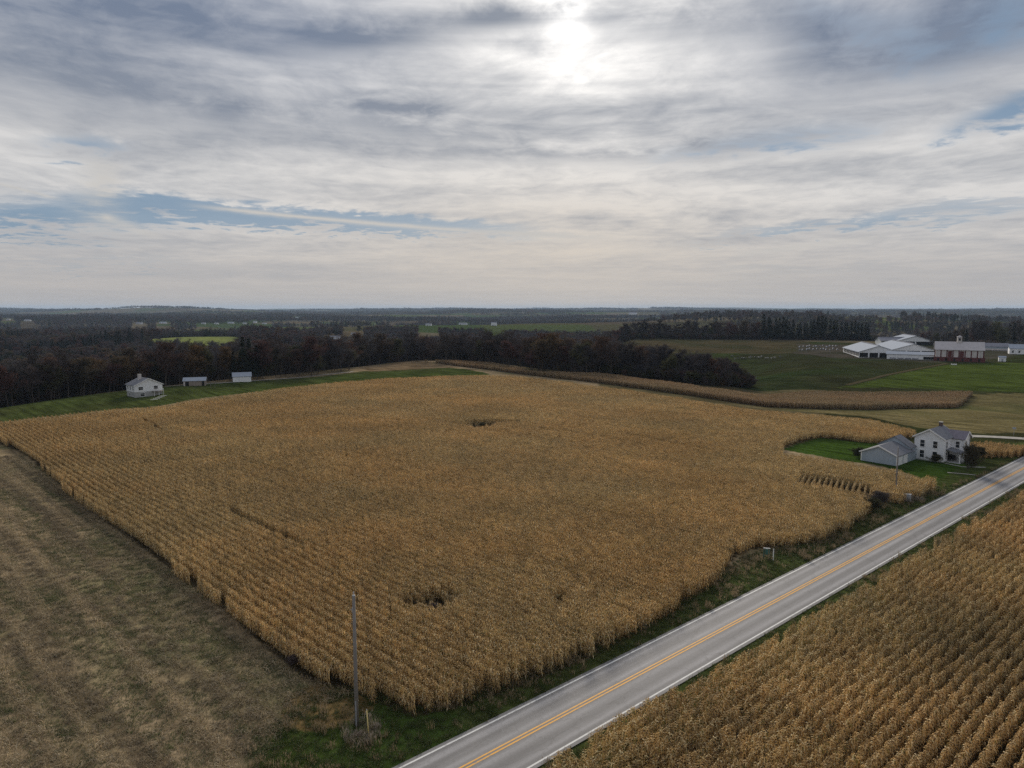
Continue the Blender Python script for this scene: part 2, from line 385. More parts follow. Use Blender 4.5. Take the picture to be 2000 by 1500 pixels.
# ground sheet: rings round the drone's plumb point, fine near, coarse far
azs = np.concatenate([np.arange(-180, -62, 4.0), np.arange(-62, 62, 0.27), np.arange(62, 180, 4.0)])
rs = np.concatenate([[2, 6, 12, 18], 24 * 1.25 ** np.arange(2), 36 * 1.0062 ** np.arange(470)])
rs = np.concatenate([rs, rs[-1] * 1.018 ** np.arange(1, 206)])
na, nr = len(azs), len(rs)
A, Rr = np.meshgrid(np.radians(azs), rs)
GX, GY = (Rr * np.sin(A)).ravel(), (Rr * np.cos(A)).ravel()
GZ = terrain(GX, GY)
roff = np.abs(road_off(GX, GY)); GZ = GZ - 0.10 * (1 - sst(3.7, 5.0, roff))
V = np.empty((na * nr + 1, 3), np.float32); V[:-1, 0], V[:-1, 1], V[:-1, 2] = GX, GY, GZ; V[-1] = (0, 0, 0)
i = np.arange(nr - 1)[:, None] * na; j = np.arange(na)[None, :]; j2 = (j + 1) % na
Q = np.stack([i + j, i + na + j, i + na + j2, i + j2], -1).reshape(-1, 4)
def quad_mesh(name, V, Q, smooth=True):
    me = bpy.data.meshes.new(name)
    me.vertices.add(len(V)); me.vertices.foreach_set('co', np.ascontiguousarray(V, np.float32).ravel())
    me.loops.add(Q.size); me.loops.foreach_set('vertex_index', Q.ravel().astype(np.int32))
    me.polygons.add(len(Q)); me.polygons.foreach_set('loop_start', np.arange(0, Q.size, Q.shape[1], dtype=np.int32))
    me.polygons.foreach_set('use_smooth', np.full(len(Q), smooth)); me.update(calc_edges=True)
    return me
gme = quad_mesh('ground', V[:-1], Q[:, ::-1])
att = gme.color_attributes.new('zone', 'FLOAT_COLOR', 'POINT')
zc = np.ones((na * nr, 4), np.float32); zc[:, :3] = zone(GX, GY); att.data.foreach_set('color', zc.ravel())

def ground_fn(t, b):
    vc = t.nodes.new('ShaderNodeVertexColor'); vc.layer_name = 'zone'
    g = t.nodes.new('ShaderNodeNewGeometry'); x, y, z = nxyz(t, g.outputs['Position'])
    ra, rb = x * RD[0] + y * RD[1], x * math.sin(R(-45)) + y * math.cos(R(-45))
    ru = x * math.cos(R(45)) + y * math.sin(R(45))             # across the left-hand rows
    n1 = nnoise(t, g.outputs['Position'], 0.9, 6, 0.7)
    n2 = nnoise(t, g.outputs['Position'], 0.07, 5, 0.6)
    n3 = nnoise(t, nvec(t, ru * 0.45, rb * 0.045, 0), 1.0, 4, 0.6)
    k = n1.lin(0.3, 0.7, 0.62, 1.42) * n2.lin(0.3, 0.7, 0.75, 1.25) * n3.lin(0.32, 0.68, 0.50, 1.50)
    t.links.new(nmix(t, 1.0, vc.outputs[0], k, 'MULTIPLY'), b.inputs['Base Color'])
    bn = t.nodes.new('ShaderNodeBump'); bn.inputs['Strength'].default_value = 0.6; bn.inputs['Distance'].default_value = 0.25
    t.links.new(n1.s, bn.inputs['Height']); t.links.new(bn.outputs[0], b.inputs['Normal'])
M_ground = mat('ground', (0.1, 0.1, 0.05), 1.0, spec=0.0, fn=ground_fn)
link('ground', gme, None, M_ground, 'structure')

# ------------------------------------------------------------------ road
def ribbon(name, al0, al1, o0, o1, lift, m, parent=None, kind=None, step=2.0, cross=1):
    al = np.arange(al0, al1 + step, step); of = np.linspace(o0, o1, cross + 1)
    AL, OF = np.meshgrid(al, of, indexing='ij')
    X = RD[0] * AL + RN[0] * (OF + ROAD_N); Y = RD[1] * AL + RN[1] * (OF + ROAD_N)
    cx, cy = RD[0] * AL + RN[0] * ROAD_N, RD[1] * AL + RN[1] * ROAD_N
    Z = terrain(cx, cy) + 0.05 - 0.012 * np.abs(OF) + lift
    v = np.stack([X.ravel(), Y.ravel(), Z.ravel()], -1); nn = cross + 1
    i = np.arange(len(al) - 1)[:, None] * nn; j = np.arange(cross)[None]
    q = np.stack([i + j, i + j + 1, i + nn + j + 1, i + nn + j], -1).reshape(-1, 4)
    me = quad_mesh(name, v, q)
    return link(name, me, parent, m, kind)
LW = 3.38
def road_fn(t, b):
    g = t.nodes.new('ShaderNodeNewGeometry'); x, y, z = nxyz(t, g.outputs['Position'])
    al = x * RD[0] + y * RD[1]; of = x * RN[0] + y * RN[1] - ROAD_N
    n = nnoise(t, nvec(t, al * 0.02, of * 1.6, 0), 1.0, 5, 0.6)          # streaks drawn out by traffic
    f = nnoise(t, g.outputs['Position'], 3.5, 5, 0.7)
    p = nnoise(t, nvec(t, al * 0.15, of * 0.5, 4), 1.0, 4, 0.6)
    lane = (of.abs() - 1.69).abs()
    wheel = ((lane - 0.85) * (lane - 0.85) * -7.0).exp()                 # polished wheel paths
    k = n.lin(0.3, 0.7, 0.80, 1.22) * f.lin(0.3, 0.7, 0.88, 1.12) * p.lin(0.3, 0.7, 0.9, 1.1) * (wheel * 0.55 + 0.76)
    # tar-sealed cracks
    vo = t.nodes.new('ShaderNodeTexVoronoi'); vo.feature = 'DISTANCE_TO_EDGE'; t.links.new(nvec(t, al * 0.16 + (f - 0.5) * 0.5, of * 0.45 + (p - 0.5) * 1.2, 0), vo.inputs['Vector']); vo.inputs['Scale'].default_value = 1.0
    cr = S(t, vo.outputs['Distance']).step(0.0, 0.02) * 0.28 + 0.72
    t.links.new(nmix(t, 1.0, (0.180, 0.177, 0.182), k * cr, 'MULTIPLY'), b.inputs['Base Color'])
M_road = mat('asphalt', (0.17, 0.17, 0.17), 0.75, spec=0.35, fn=road_fn)
def paint_fn(t, b):
    g = t.nodes.new('ShaderNodeNewGeometry')
    n = nnoise(t, g.outputs['Position'], 2.2, 6, 0.75)
    base = tuple(b.inputs['Base Color'].default_value)[:3]
    t.links.new(nmix(t, n.step(0.50, 0.68) * 0.7, base, (0.2, 0.195, 0.19)), b.inputs['Base Color'])
M_white = mat('road_paint_white', (0.62, 0.62, 0.60), 0.7, fn=paint_fn)
M_yellow = mat('road_paint_yellow', (0.68, 0.33, 0.025), 0.7, fn=paint_fn)
road = ribbon('road', -120, 700, -LW - 0.45, LW + 0.45, 0.0, M_road, None, 'structure', cross=8)
ribbon('edge_line', -120, 600, -LW - 0.09, -LW + 0.09, 0.006, M_white, road)
ribbon('edge_line', -120, 600, LW - 0.09, LW + 0.09, 0.006, M_white, road)
ribbon('centre_line', -120, 600, -0.26, -0.09, 0.006, M_yellow, road)
ribbon('centre_line', -120, 600, 0.09, 0.26, 0.006, M_yellow, road)
# gravel side lane on the right and the lane past the sheds, the drive tracks
def lane(name, pts, w, m, lift=0.05, kind='structure'):
    pts = [np.array(p) for p in pts]; v, q = [], []; dense = []
    for a, b in zip(pts[:-1], pts[1:]):
        L = np.hypot(*(b - a)); k = max(2, int(L / 3))
        dense += [a + (b - a) * s / k for s in range(k)]
    dense.append(pts[-1])
    for k, p in enumerate(dense):
        dvec = dense[min(k + 1, len(dense) - 1)] - dense[max(k - 1, 0)]; dvec = dvec / np.hypot(*dvec); nr_ = np.array([dvec[1], -dvec[0]])
        for s in (-1, -0.33, 0.33, 1):
            p2 = p + nr_ * w / 2 * s * (1 + 0.15 * (random.random() - 0.5)); v.append((p2[0], p2[1], terr(*p2) + lift))
    for k in range(len(dense) - 1):
        for s in range(3): o = 4 * k + s; q.append((o, o + 1, o + 5, o + 4))
    return link(name, pydata(name, v, q, True), None, m, kind)
M_gravel = mat('gravel', (0.30, 0.28, 0.25), 0.95, noise=0.35, nscale=0.8)
lane('side_lane', P([(1872, 851), (1930, 853), (2000, 857), (2120, 866)]), 4.0, M_gravel, 0.08)
lane('gravel_lane', P([(322, 755), (400, 750), (450, 747), (520, 742), (580, 738), (625, 733), (690, 726)]), 2.6, M_gravel, 0.10)
M_track = mat('field_track', (0.075, 0.062, 0.034), 1.0, noise=0.3, nscale=0.5, spec=0.0)
lane('field_track', P([(1850, 710), (1800, 719), (1750, 729), (1700, 741), (1655, 752)]), 3.0, M_track, 0.10)
lane('drive_track', P([(1845, 905), (1880, 912), (1925, 913)]), 0.7, M_gravel, 0.05)
lane('drive_track', P([(1850, 923), (1885, 926), (1905, 928)]), 0.7, M_gravel, 0.05)

# ------------------------------------------------------------------ instancing for what nobody could count
def instancer(name, pts, rot, scl, idx, sources, label=None, cat=None):
    me = bpy.data.meshes.new(name); me.vertices.add(len(pts)); me.vertices.foreach_set('co', np.ascontiguousarray(pts, np.float32).ravel())
    for nm, ty, key, arr in (('rot', 'FLOAT_VECTOR', 'vector', rot), ('scl', 'FLOAT_VECTOR', 'vector', scl)):
        a = me.attributes.new(nm, ty, 'POINT'); a.data.foreach_set(key, np.ascontiguousarray(arr, np.float32).ravel())
    a = me.attributes.new('idx', 'INT', 'POINT'); a.data.foreach_set('value', np.ascontiguousarray(idx, np.int32))
    o = link(name, me, None, None, 'stuff')
    if label: tag(o, label, cat)
    c = bpy.data.collections.new(name + '_source')
    for k, s in enumerate(sources):
        ob = bpy.data.objects.new('%s_%02d' % (name, k), s); c.objects.link(ob)
    g = bpy.data.node_groups.new(name, 'GeometryNodeTree')
    g.interface.new_socket('Geometry', in_out='INPUT', socket_type='NodeSocketGeometry')
    g.interface.new_socket('Geometry', in_out='OUTPUT', socket_type='NodeSocketGeometry')
    gi, go = g.nodes.new('NodeGroupInput'), g.nodes.new('NodeGroupOutput')
    ip = g.nodes.new('GeometryNodeInstanceOnPoints'); ci = g.nodes.new('GeometryNodeCollectionInfo')
    ci.inputs['Collection'].default_value = c; ci.inputs['Separate Children'].default_value = True; ci.inputs['Reset Children'].default_value = True
    ip.inputs['Pick Instance'].default_value = True
    def named(nm, ty):
        n = g.nodes.new('GeometryNodeInputNamedAttribute'); n.data_type = ty; n.inputs['Name'].default_value = nm
        return n.outputs[0]
    g.links.new(gi.outputs[0], ip.inputs['Points']); g.links.new(ci.outputs[0], ip.inputs['Instance'])
    g.links.new(named('idx', 'INT'), ip.inputs['Instance Index'])
    e2r = g.nodes.new('FunctionNodeEulerToRotation'); g.links.new(named('rot', 'FLOAT_VECTOR'), e2r.inputs[0]); g.links.new(e2r.outputs[0], ip.inputs['Rotation'])
    g.links.new(named('scl', 'FLOAT_VECTOR'), ip.inputs['Scale']); g.links.new(ip.outputs[0], go.inputs[0])
    md = o.modifiers.new('instances', 'NODES'); md.node_group = g
    return o
def colored(name, v, f, c, m):
    """a mesh with a colour per face, kept in an attribute"""
    me = pydata(name, v, f)
    a = me.attributes.new('leafcol', 'FLOAT_COLOR', 'FACE'); a.data.foreach_set('color', np.array([(*q, 1.0) for q in c], np.float32).ravel())
    me.materials.append(m); return me

# dry leaf material: colour per blade, a slow drift over the field, light through the blade
def blade_mat(name, trans=0.35, drift=0.3, dscale=0.03, objvar=0.25, drift_cols=None, rough=0.7, spec=0.25, swath=0.0):
    m = bpy.data.materials.new(name); m.use_nodes = True; t = m.node_tree; b = t.nodes['Principled BSDF']; out = t.nodes['Material Output']
    a = t.nodes.new('ShaderNodeAttribute'); a.attribute_name = 'leafcol'
    g = t.nodes.new('ShaderNodeNewGeometry'); oi = t.nodes.new('ShaderNodeObjectInfo')
    n = nnoise(t, g.outputs['Position'], dscale, 4, 0.6)
    k = n.lin(0.3, 0.7, 1 - drift, 1 + drift) * S(t, oi.outputs['Random']).lin(0, 1, 1 - objvar, 1 + objvar)
    if swath:      # strips left by the machine, along the cut rows
        x, y, z = nxyz(t, g.outputs['Position']); ru, rb = x * 0.7071 + y * 0.7071, y * 0.7071 - x * 0.7071
        k = k * nnoise(t, nvec(t, ru * 0.55, rb * 0.009, 0), 1.0, 2, 0.5).lin(0.35, 0.65, 1 - swath, 1 + swath)
    col = a.outputs['Color']
    if drift_cols:
        n2 = nnoise(t, g.outputs['Position'], dscale * 0.6, 3, 0.55)
        tint = nmix(t, n2.step(0.35, 0.65), drift_cols[0], drift_cols[1]); col = nmix(t, 1.0, col, tint, 'MULTIPLY')
    col = nmix(t, 1.0, col, k, 'MULTIPLY')
    t.links.new(col, b.inputs['Base Color']); b.inputs['Roughness'].default_value = rough; b.inputs['Specular IOR Level'].default_value = spec
    if trans:
        tr = t.nodes.new('ShaderNodeBsdfTranslucent'); t.links.new(col, tr.inputs['Color'])
        mx = t.nodes.new('ShaderNodeMixShader'); mx.inputs[0].default_value = trans
        t.links.new(b.outputs[0], mx.inputs[1]); t.links.new(tr.outputs[0], mx.inputs[2]); t.links.new(mx.outputs[0], out.inputs['Surface'])
    return m

# ------------------------------------------------------------------ corn
M_corn = blade_mat('dry_corn', 0.38, 0.17, 0.035, 0.18, ((1.05, 0.965, 0.84), (0.97, 0.97, 0.93)))
M_corn_grey = blade_mat('weathered_corn', 0.3, 0.15, 0.03, 0.15, ((0.68, 0.62, 0.66), (0.60, 0.60, 0.64)))
M_corn_deep = blade_mat('mixed_corn', 0.34, 0.32, 0.05, 0.22, ((0.94, 0.83, 0.66), (0.83, 0.80, 0.66)))
def corn_clump(seed, m, length=1.0, n=9, width=0.10, pale=0.16):
    r = random.Random(seed); v, f, c = [], [], []
    def face(pts, col):
        o = len(v); v.extend(pts); f.append(tuple(range(o, o + len(pts)))); c.append(col)
    for k in range(n):
        x0 = (k + 0.5) / n * length - length / 2 + r.uniform(-0.06, 0.06); y0 = r.uniform(-width, width) * 0.5
        h = r.uniform(1.98, 2.2); lx, ly = r.uniform(-0.14, 0.14), r.uniform(-0.06, 0.06)
        sc_ = r.uniform(0.8, 1.15); stem = (0.30 * sc_, 0.20 * sc_, 0.09 * sc_)
        for q in range(3):
            a0, a1 = q * 2.094, (q + 1) * 2.094; rr = 0.016
            face([(x0 + rr * math.cos(a0), y0 + rr * math.sin(a0), 0), (x0 + rr * math.cos(a1), y0 + rr * math.sin(a1), 0),
                  (x0 + lx + 0.5 * rr * math.cos(a1), y0 + ly + 0.5 * rr * math.sin(a1), h), (x0 + lx + 0.5 * rr * math.cos(a0), y0 + ly + 0.5 * rr * math.sin(a0), h)], stem)
        base = r.uniform(0, 6.28)
        for q in range(13):
            z = h * (0.16 + 0.80 * (q / 12.0) ** 0.8); bx, by = x0 + lx * z / h, y0 + ly * z / h
            a = base + (q % 2) * math.pi + r.uniform(-0.6, 0.6); L = r.uniform(0.38, 0.64) * (1.0 - 0.025 * q)
            w = r.uniform(0.032, 0.052); ca, sa = math.cos(a), math.sin(a); tw = r.uniform(-0.7, 0.7)
            up, droop = r.uniform(0.10, 0.30), r.uniform(0.25, 0.95)
            tone = r.random()
            if tone < pale: col = (0.80, 0.70, 0.48)
            elif tone < pale + 0.14: col = (0.17, 0.10, 0.042)
            elif tone < pale + 0.20: col = (0.22, 0.22, 0.07)
            else: s = r.uniform(0.75, 1.25); col = (0.54 * s, 0.388 * s, 0.180 * s)
            prev = None
            for st, (tt, ww) in enumerate(((0, 0.7), (0.4, 1.0), (0.75, 0.8), (1.0, 0.12))):
                o = L * (tt - 0.25 * tt * tt * droop); zz = z + L * (up * math.sin(tt * 2.2) * 1.5 - droop * tt * tt)
                zz = max(zz, 0.04); px, py = bx + ca * o, by + sa * o; th = tw * tt
                dx_, dy_, dz_ = -sa * math.cos(th) * w * ww, ca * math.cos(th) * w * ww, math.sin(th) * w * ww
                cur = ((px - dx_, py - dy_, zz - dz_), (px + dx_, py + dy_, zz + dz_))
                if prev: face([prev[0], prev[1], cur[1], cur[0]], col)
                prev = cur
        # ear in its pale husk
        a = base + r.uniform(-0.5, 0.5); ez = h * r.uniform(0.42, 0.52); ex, ey = x0 + lx * 0.5 + 0.07 * math.cos(a), y0 + ly * 0.5 + 0.07 * math.sin(a)
        hc = (0.70, 0.60, 0.40)
        for q in range(3):
            a0, a1 = q * 2.094, (q + 1) * 2.094
            m0, m1 = (ex + 0.035 * math.cos(a0), ey + 0.035 * math.sin(a0), ez), (ex + 0.035 * math.cos(a1), ey + 0.035 * math.sin(a1), ez)
            face([(ex - 0.03 * math.cos(a), ey - 0.03 * math.sin(a), ez + 0.14), m0, m1], hc); face([m0, (ex + 0.05 * math.cos(a), ey + 0.05 * math.sin(a), ez - 0.15), m1], hc)
        for q in range(3):   # tassel
            a = r.uniform(0, 6.28); tx, ty = x0 + lx, y0 + ly; l = r.uniform(0.14, 0.28); ca, sa = math.cos(a), math.sin(a)
            face([(tx - sa * 0.012, ty + ca * 0.012, h - 0.03), (tx + sa * 0.012, ty - ca * 0.012, h - 0.03), (tx + ca * l * 0.5, ty + sa * l * 0.5, h + l * 0.8)], (0.36, 0.25, 0.12))
    return colored('corn_clump', v, f, c, m)
def rows(poly, az_deg, spacing, step, jitter=0.05, keep=None, wob=0.20, seed=1):
    """points along crop rows inside a polygon"""
    xs, ys = np.array([p[0] for p in poly]), np.array([p[1] for p in poly]); a = R(az_deg)
    d = np.array([math.sin(a), math.cos(a)]); nn = np.array([d[1], -d[0]])
    U, Vv = xs * d[0] + ys * d[1], xs * nn[0] + ys * nn[1]
    u, v = np.meshgrid(np.arange(U.min(), U.max(), step), np.arange(Vv.min(), Vv.max(), spacing))
    g = np.random.default_rng(seed)
    u = (u + g.uniform(-0.15, 0.15, u.shape)).ravel(); v = v.ravel() 
    v = v + g.uniform(-jitter, jitter, v.shape) + wob * np.sin(u / 17.0 + 1.3) + 0.5 * wob * np.sin(u / 6.1)
    x, y = u * d[0] + v * nn[0], u * d[1] + v * nn[1]
    e = (vnoise(x / 2.2, y / 2.2, 71) - 0.5) * 1.0
    m = inpoly(x + e * nn[0], y + e * nn[1], poly)
    x, y = x[m], y[m]
    if keep is not None: m = keep(x, y); x, y = x[m], y[m]
    return x, y
def cornfield(name, poly, az_deg, spacing, m, label, keep=None, hfun=None, seed=1, step=1.0, nvar=6, wy=(0.50, 0.62), hv=(0.93, 1.06), stalks=10, pale=0.16):
    x, y = rows(poly, az_deg, spacing, step, keep=keep, seed=seed)
    g = np.random.default_rng(seed + 5); n = len(x); z = terrain(x, y) - 0.02
    rot = np.zeros((n, 3)); rot[:, 2] = math.pi / 2 - R(az_deg) + math.pi * g.integers(0, 2, n) + g.normal(0, 0.06, n)
    rot[:, :2] = g.normal(0, 0.022, (n, 2))
    vrow = np.round((x * math.cos(R(az_deg)) - y * math.sin(R(az_deg))) / spacing)
    h = g.uniform(hv[0], hv[1], n) * (0.94 + 0.12 * vnoise(vrow * 0.83 + 0.5, (x + y) / 60, 33)) * (0.92 + 0.2 * fbm(x / 14, y / 14, 91, 3))
    if hfun is not None: h = h * hfun(x, y)
    scl = np.stack([np.ones(n), g.uniform(wy[0], wy[1], n), h], -1)
    return instancer(name, np.stack([x, y, z], -1), rot, scl, g.integers(0, nvar, n), [corn_clump(seed * 100 + k, m, n=stalks, pale=pale) for k in range(nvar)], label, 'corn')
HOLES = [(*hit(938, 838), 4.5, 3.0), (*hit(962, 833), 8.0, 1.3), (*hit(842, 1192), 3.2, 1.7), (*hit(820, 1200), 1.6, 1.0)]
GAPROWS = [(hit(1190, 853), hit(1390, 893), 0.55), (hit(1040, 845), hit(1140, 857), 0.5), (hit(455, 1015), hit(590, 1080), 0.8), (hit(1360, 820), hit(1290, 812), 0.6), (hit(280, 828), hit(312, 846), 0.6)]
PATCHROWS = P([(1556, 958), (1600, 966), (1660, 974), (1705, 985), (1700, 962), (1640, 950), (1565, 938)])
def keep_main(x, y):
    k = np.ones(x.shape, bool); w = (vnoise(x / 1.7, y / 1.7, 5) - 0.5) * 0.9
    for cx, cy, ra, rb in HOLES:
        k &= ((x - cx) / ra) ** 2 + ((y - cy) / (rb * 1.6)) ** 2 + w > 0.8 - 0.8 * (rng.random(x.shape) < 0.5)
    for p0, p1, wd in GAPROWS: k &= pd(x, y, [p0, p1]) > wd
    k &= ~inpoly(x, y, PATCHROWS)
    thin = fbm(x / 6, y / 6, 15, 3); k &= ~((thin < 0.16) & (rng.random(x.shape) < 0.35))
    return k
def h_main(x, y):
    low = np.ones(x.shape)
    for cx, cy, ra, rb in HOLES: low = np.minimum(low, 0.5 + 0.5 * sst(0.6, 1.5, ((x - cx) / ra) ** 2 + ((y - cy) / (rb * 1.6)) ** 2))
    return low * (0.82 + 0.34 * fbm(x / 40, y / 25, 44, 3))
cornfield('cornfield', MAIN, -45, 1.30, M_corn, 'large field of ripe tan standing corn between the road and the ridge', keep_main, h_main, 1)
cornfield('cornfield', [p for p in RIGHT], 48.6, 1.10, M_corn_deep, 'brown standing corn on the near side of the road, lower right', lambda x, y: (np.hypot(x, y) > 16) & (y > 2) & (x < 210), lambda x, y: 0.90 + 0.24 * fbm(x / 5, y / 5, 8, 3), 2, wy=(0.55, 0.82), hv=(0.86, 1.10), stalks=7, pale=0.24, nvar=10)
cornfield('corn_rows', PATCHROWS, 29, 1.05, M_corn, 'short corn rows seen end-on near the roadside notch', None, lambda x, y: 0.8 + 0 * x, 5, wy=(0.35, 0.5))
cornfield('cornfield', STRIP, 60, 0.95, M_corn_grey, 'curving strip of grey-brown standing corn beyond the big field', None, lambda x, y: 1.12 + 0 * x, 3)
cornfield('cornfield', PATCH, 48.6, 0.95, M_corn, 'small patch of standing corn beside the farmhouse and side lane', None, None, 4)

# ------------------------------------------------------------------ grass, weeds, stubble litter
def tuft(seed, m, cols, n, rad, hmin, hmax, w, lay=0.3, seedhead=None):
    r = random.Random(seed); v, f, c = [], [], []
    for _ in range(n):
        a, q = r.uniform(0, 6.28), rad * math.sqrt(r.random()); x, y = q * math.cos(a), q * math.sin(a)
        h, b, l = r.uniform(hmin, hmax), r.uniform(0, 6.28), r.uniform(0.2, 1.0) * lay
        ca, sa = math.cos(b), math.sin(b); col = r.choice(cols); s = r.uniform(0.7, 1.3); col = tuple(q * s for q in col)
        p0, p1, p2 = (x, y, 0), (x + ca * h * l * 0.4, y + sa * h * l * 0.4, h * 0.6), (x + ca * h * l, y + sa * h * l, h * (1 - 0.4 * l))
        d = (-sa * w, ca * w, 0); o = len(v)
        v += [(p0[0] - d[0], p0[1] - d[1], 0), (p0[0] + d[0], p0[1] + d[1], 0), (p1[0] + d[0] * .8, p1[1] + d[1] * .8, p1[2]), (p1[0] - d[0] * .8, p1[1] - d[1] * .8, p1[2]), p2]
        f += [(o, o + 1, o + 2, o + 3), (o + 3, o + 2, o + 4)]; c += [col, col]
        if seedhead and r.random() < 0.5:
            o = len(v); k = w * 2.5; v += [(p2[0] - k, p2[1], p2[2]), (p2[0] + k, p2[1], p2[2]), (p2[0], p2[1], p2[2] + 0.2)]; f.append((o, o + 1, o + 2)); c.append(seedhead)
    return colored('tuft', v, f, c, m)
M_grass = blade_mat('verge_grass', 0.3, 0.3, 0.08, 0.25)
M_weedgreen = blade_mat('field_weeds', 0.3, 0.2, 0.15, 0.25)
M_weed = blade_mat('dry_weed', 0.25, 0.25, 0.08, 0.3)
G = [(0.058, 0.090, 0.020), (0.075, 0.092, 0.026), (0.042, 0.072, 0.016), (0.15, 0.135, 0.050)]
D = [(0.29, 0.215, 0.125), (0.21, 0.155, 0.088), (0.38, 0.295, 0.175), (0.14, 0.125, 0.05)]
GREY = [(0.34, 0.28, 0.20), (0.26, 0.215, 0.155), (0.18, 0.145, 0.10)]
tufts = [tuft(300 + k, M_grass, G, 34, 0.32, 0.10, 0.28, 0.012, 0.8) for k in range(4)] + [tuft(320 + k, M_weed, D + G[:2], 26, 0.30, 0.20, 0.55, 0.012, 0.7, (0.25, 0.19, 0.12)) for k in range(3)] + \
        [tuft(340 + k, M_weed, GREY, 34, 0.45, 0.35, 0.85, 0.014, 0.6, (0.26, 0.23, 0.2)) for k in range(2)]
M_straw = blade_mat('crop_residue', 0.25, 0.10, 0.12, 0.3, swath=0.42)
litter = [tuft(360 + k, M_straw, D + [(0.30, 0.25, 0.17)], 26, 0.55, 0.10, 0.42, 0.016, 1.9) for k in range(3)] + [tuft(370 + k, M_weedgreen, [(0.085, 0.105, 0.035), (0.10, 0.10, 0.04), (0.065, 0.085, 0.03)], 34, 0.5, 0.08, 0.26, 0.016, 1.2) for k in range(2)] + [tuft(380, M_straw, D, 12, 0.5, 0.08, 0.2, 0.012, 0.2)]
def scatter(name, n, box, keepf, idxf, sources, smin, smax, seed, label, cat, zmax=None):
    g = np.random.default_rng(seed); x, y = g.uniform(box[0], box[1], n), g.uniform(box[2], box[3], n)
    m = keepf(x, y); x, y = x[m], y[m]; k = len(x)
    rot = np.zeros((k, 3)); rot[:, 2] = g.uniform(0, 6.28, k); s = g.uniform(smin, smax, k)
    return instancer(name, np.stack([x, y, terrain(x, y) - 0.03], -1), rot, np.stack([s, s, s * g.uniform(0.7, 1.3, k)], -1), idxf(x, y, g), sources, label, cat)
def incorn(x, y): return inpoly(x, y, MAIN) | inpoly(x, y, RIGHT) | inpoly(x, y, STRIP) | inpoly(x, y, PATCH)
def keep_verge(x, y):
    o = road_off(x, y); v = (np.abs(o) > 4.0) & (o > -11) & (o < 9.0) & (np.hypot(x, y) < 230)
    v |= (np.hypot(x + 13, y - 57) < 9) & (o < -4)
    c_ = incorn(x, y) & ~(inpoly(x, y, MAIN) & (pd(x, y, MAIN) < 1.6))
    return v & ~c_ & ~inpoly(x, y, LAWN)
def idx_verge(x, y, g):
    k = g.integers(0, 4, x.size); dry = (g.random(x.size) < 0.05 + 0.30 * (fbm(x / 4, y / 4, 23, 3) > 0.55)); k[dry] = g.integers(4, 7, dry.sum())
    pb = hit(705, 1432); near = (np.hypot(x - pb[0], y - pb[1]) < 1.9) & (g.random(x.size) < 0.4); k[near] = g.integers(7, 9, near.sum())
    pb = hit(1772, 975); near = (np.hypot(x - pb[0], y - pb[1]) < 3.0) & (g.random(x.size) < 0.3); k[near] = g.integers(7, 9, near.sum())
    return k
scatter('verge_grass', 300000, (-45, 190, 20, 230), keep_verge, idx_verge, tufts, 0.7, 1.35, 5, 'rough green grass and dry weeds on the road verges', 'grass')
def keep_litter(x, y):
    rel = (x + 12) * math.cos(R(45)) + (y - 58) * math.sin(R(45))
    a = np.degrees(np.arctan2(x, y)); d = np.hypot(x, y)
    return (road_off(x, y) < -12) & ~incorn(x, y) & (a > -44) & (x < -6) & (rel < 4) & (d < 215) & (np.hypot(x + 13, y - 57) > 7) & ~inpoly(x, y, GREENL)
def idx_litter(x, y, g):
    u = x * math.cos(R(45)) + y * math.sin(R(45)); w = x * math.sin(R(-45)) + y * math.cos(R(-45))
    k = g.integers(0, 3, x.size); grn = (fbm(x / 9, y / 9, 51, 4) * 0.3 + fbm(u / 1.5, w / 40, 52, 2) * 0.7 > 0.52) & (g.random(x.size) < 0.6); k[grn] = g.integers(3, 5, grn.sum())
    s = g.random(x.size) < 0.15; k[s] = 5
    return k
scatter('stubble_litter', 150000, (-175, -4, 30, 215), keep_litter, idx_litter, litter, 0.7, 1.4, 6, 'brown crop residue and green weeds on the cut field at lower left', 'stubble')

# ------------------------------------------------------------------ trees
M_bark = mat('bark', (0.085, 0.070, 0.058), 0.95, noise=0.4, nscale=4, spec=0.1)
def tree_leaf_mat(name, cols, trans=0.2):
    m = bpy.data.materials.new(name); m.use_nodes = True; t = m.node_tree; b = t.nodes['Principled BSDF']; out = t.nodes['Material Output']
    a = t.nodes.new('ShaderNodeAttribute'); a.attribute_name = 'leafcol'; oi = t.nodes.new('ShaderNodeObjectInfo')
    rmp = t.nodes.new('ShaderNodeValToRGB'); rmp.color_ramp.interpolation = 'LINEAR'
    while len(rmp.color_ramp.elements) < len(cols): rmp.color_ramp.elements.new(0.5)
    for k, (e, c) in enumerate(zip(rmp.color_ramp.elements, cols)): e.position = k / (len(cols) - 1); e.color = (*c, 1)
    t.links.new(oi.outputs['Random'], rmp.inputs[0])
    col = nmix(t, 1.0, a.outputs['Color'], rmp.outputs[0], 'MULTIPLY')
    t.links.new(col, b.inputs['Base Color']); b.inputs['Roughness'].default_value = 0.9; b.inputs['Specular IOR Level'].default_value = 0.1
    tr = t.nodes.new('ShaderNodeBsdfTranslucent'); t.links.new(col, tr.inputs['Color']); mx = t.nodes.new('ShaderNodeMixShader'); mx.inputs[0].default_value = trans
    t.links.new(b.outputs[0], mx.inputs[1]); t.links.new(tr.outputs[0], mx.inputs[2]); t.links.new(mx.outputs[0], out.inputs['Surface'])
    return m
M_bare = tree_leaf_mat('bare_twigs', [(0.074, 0.060, 0.058), (0.058, 0.054, 0.058), (0.082, 0.060, 0.055), (0.062, 0.057, 0.052)], 0.1)
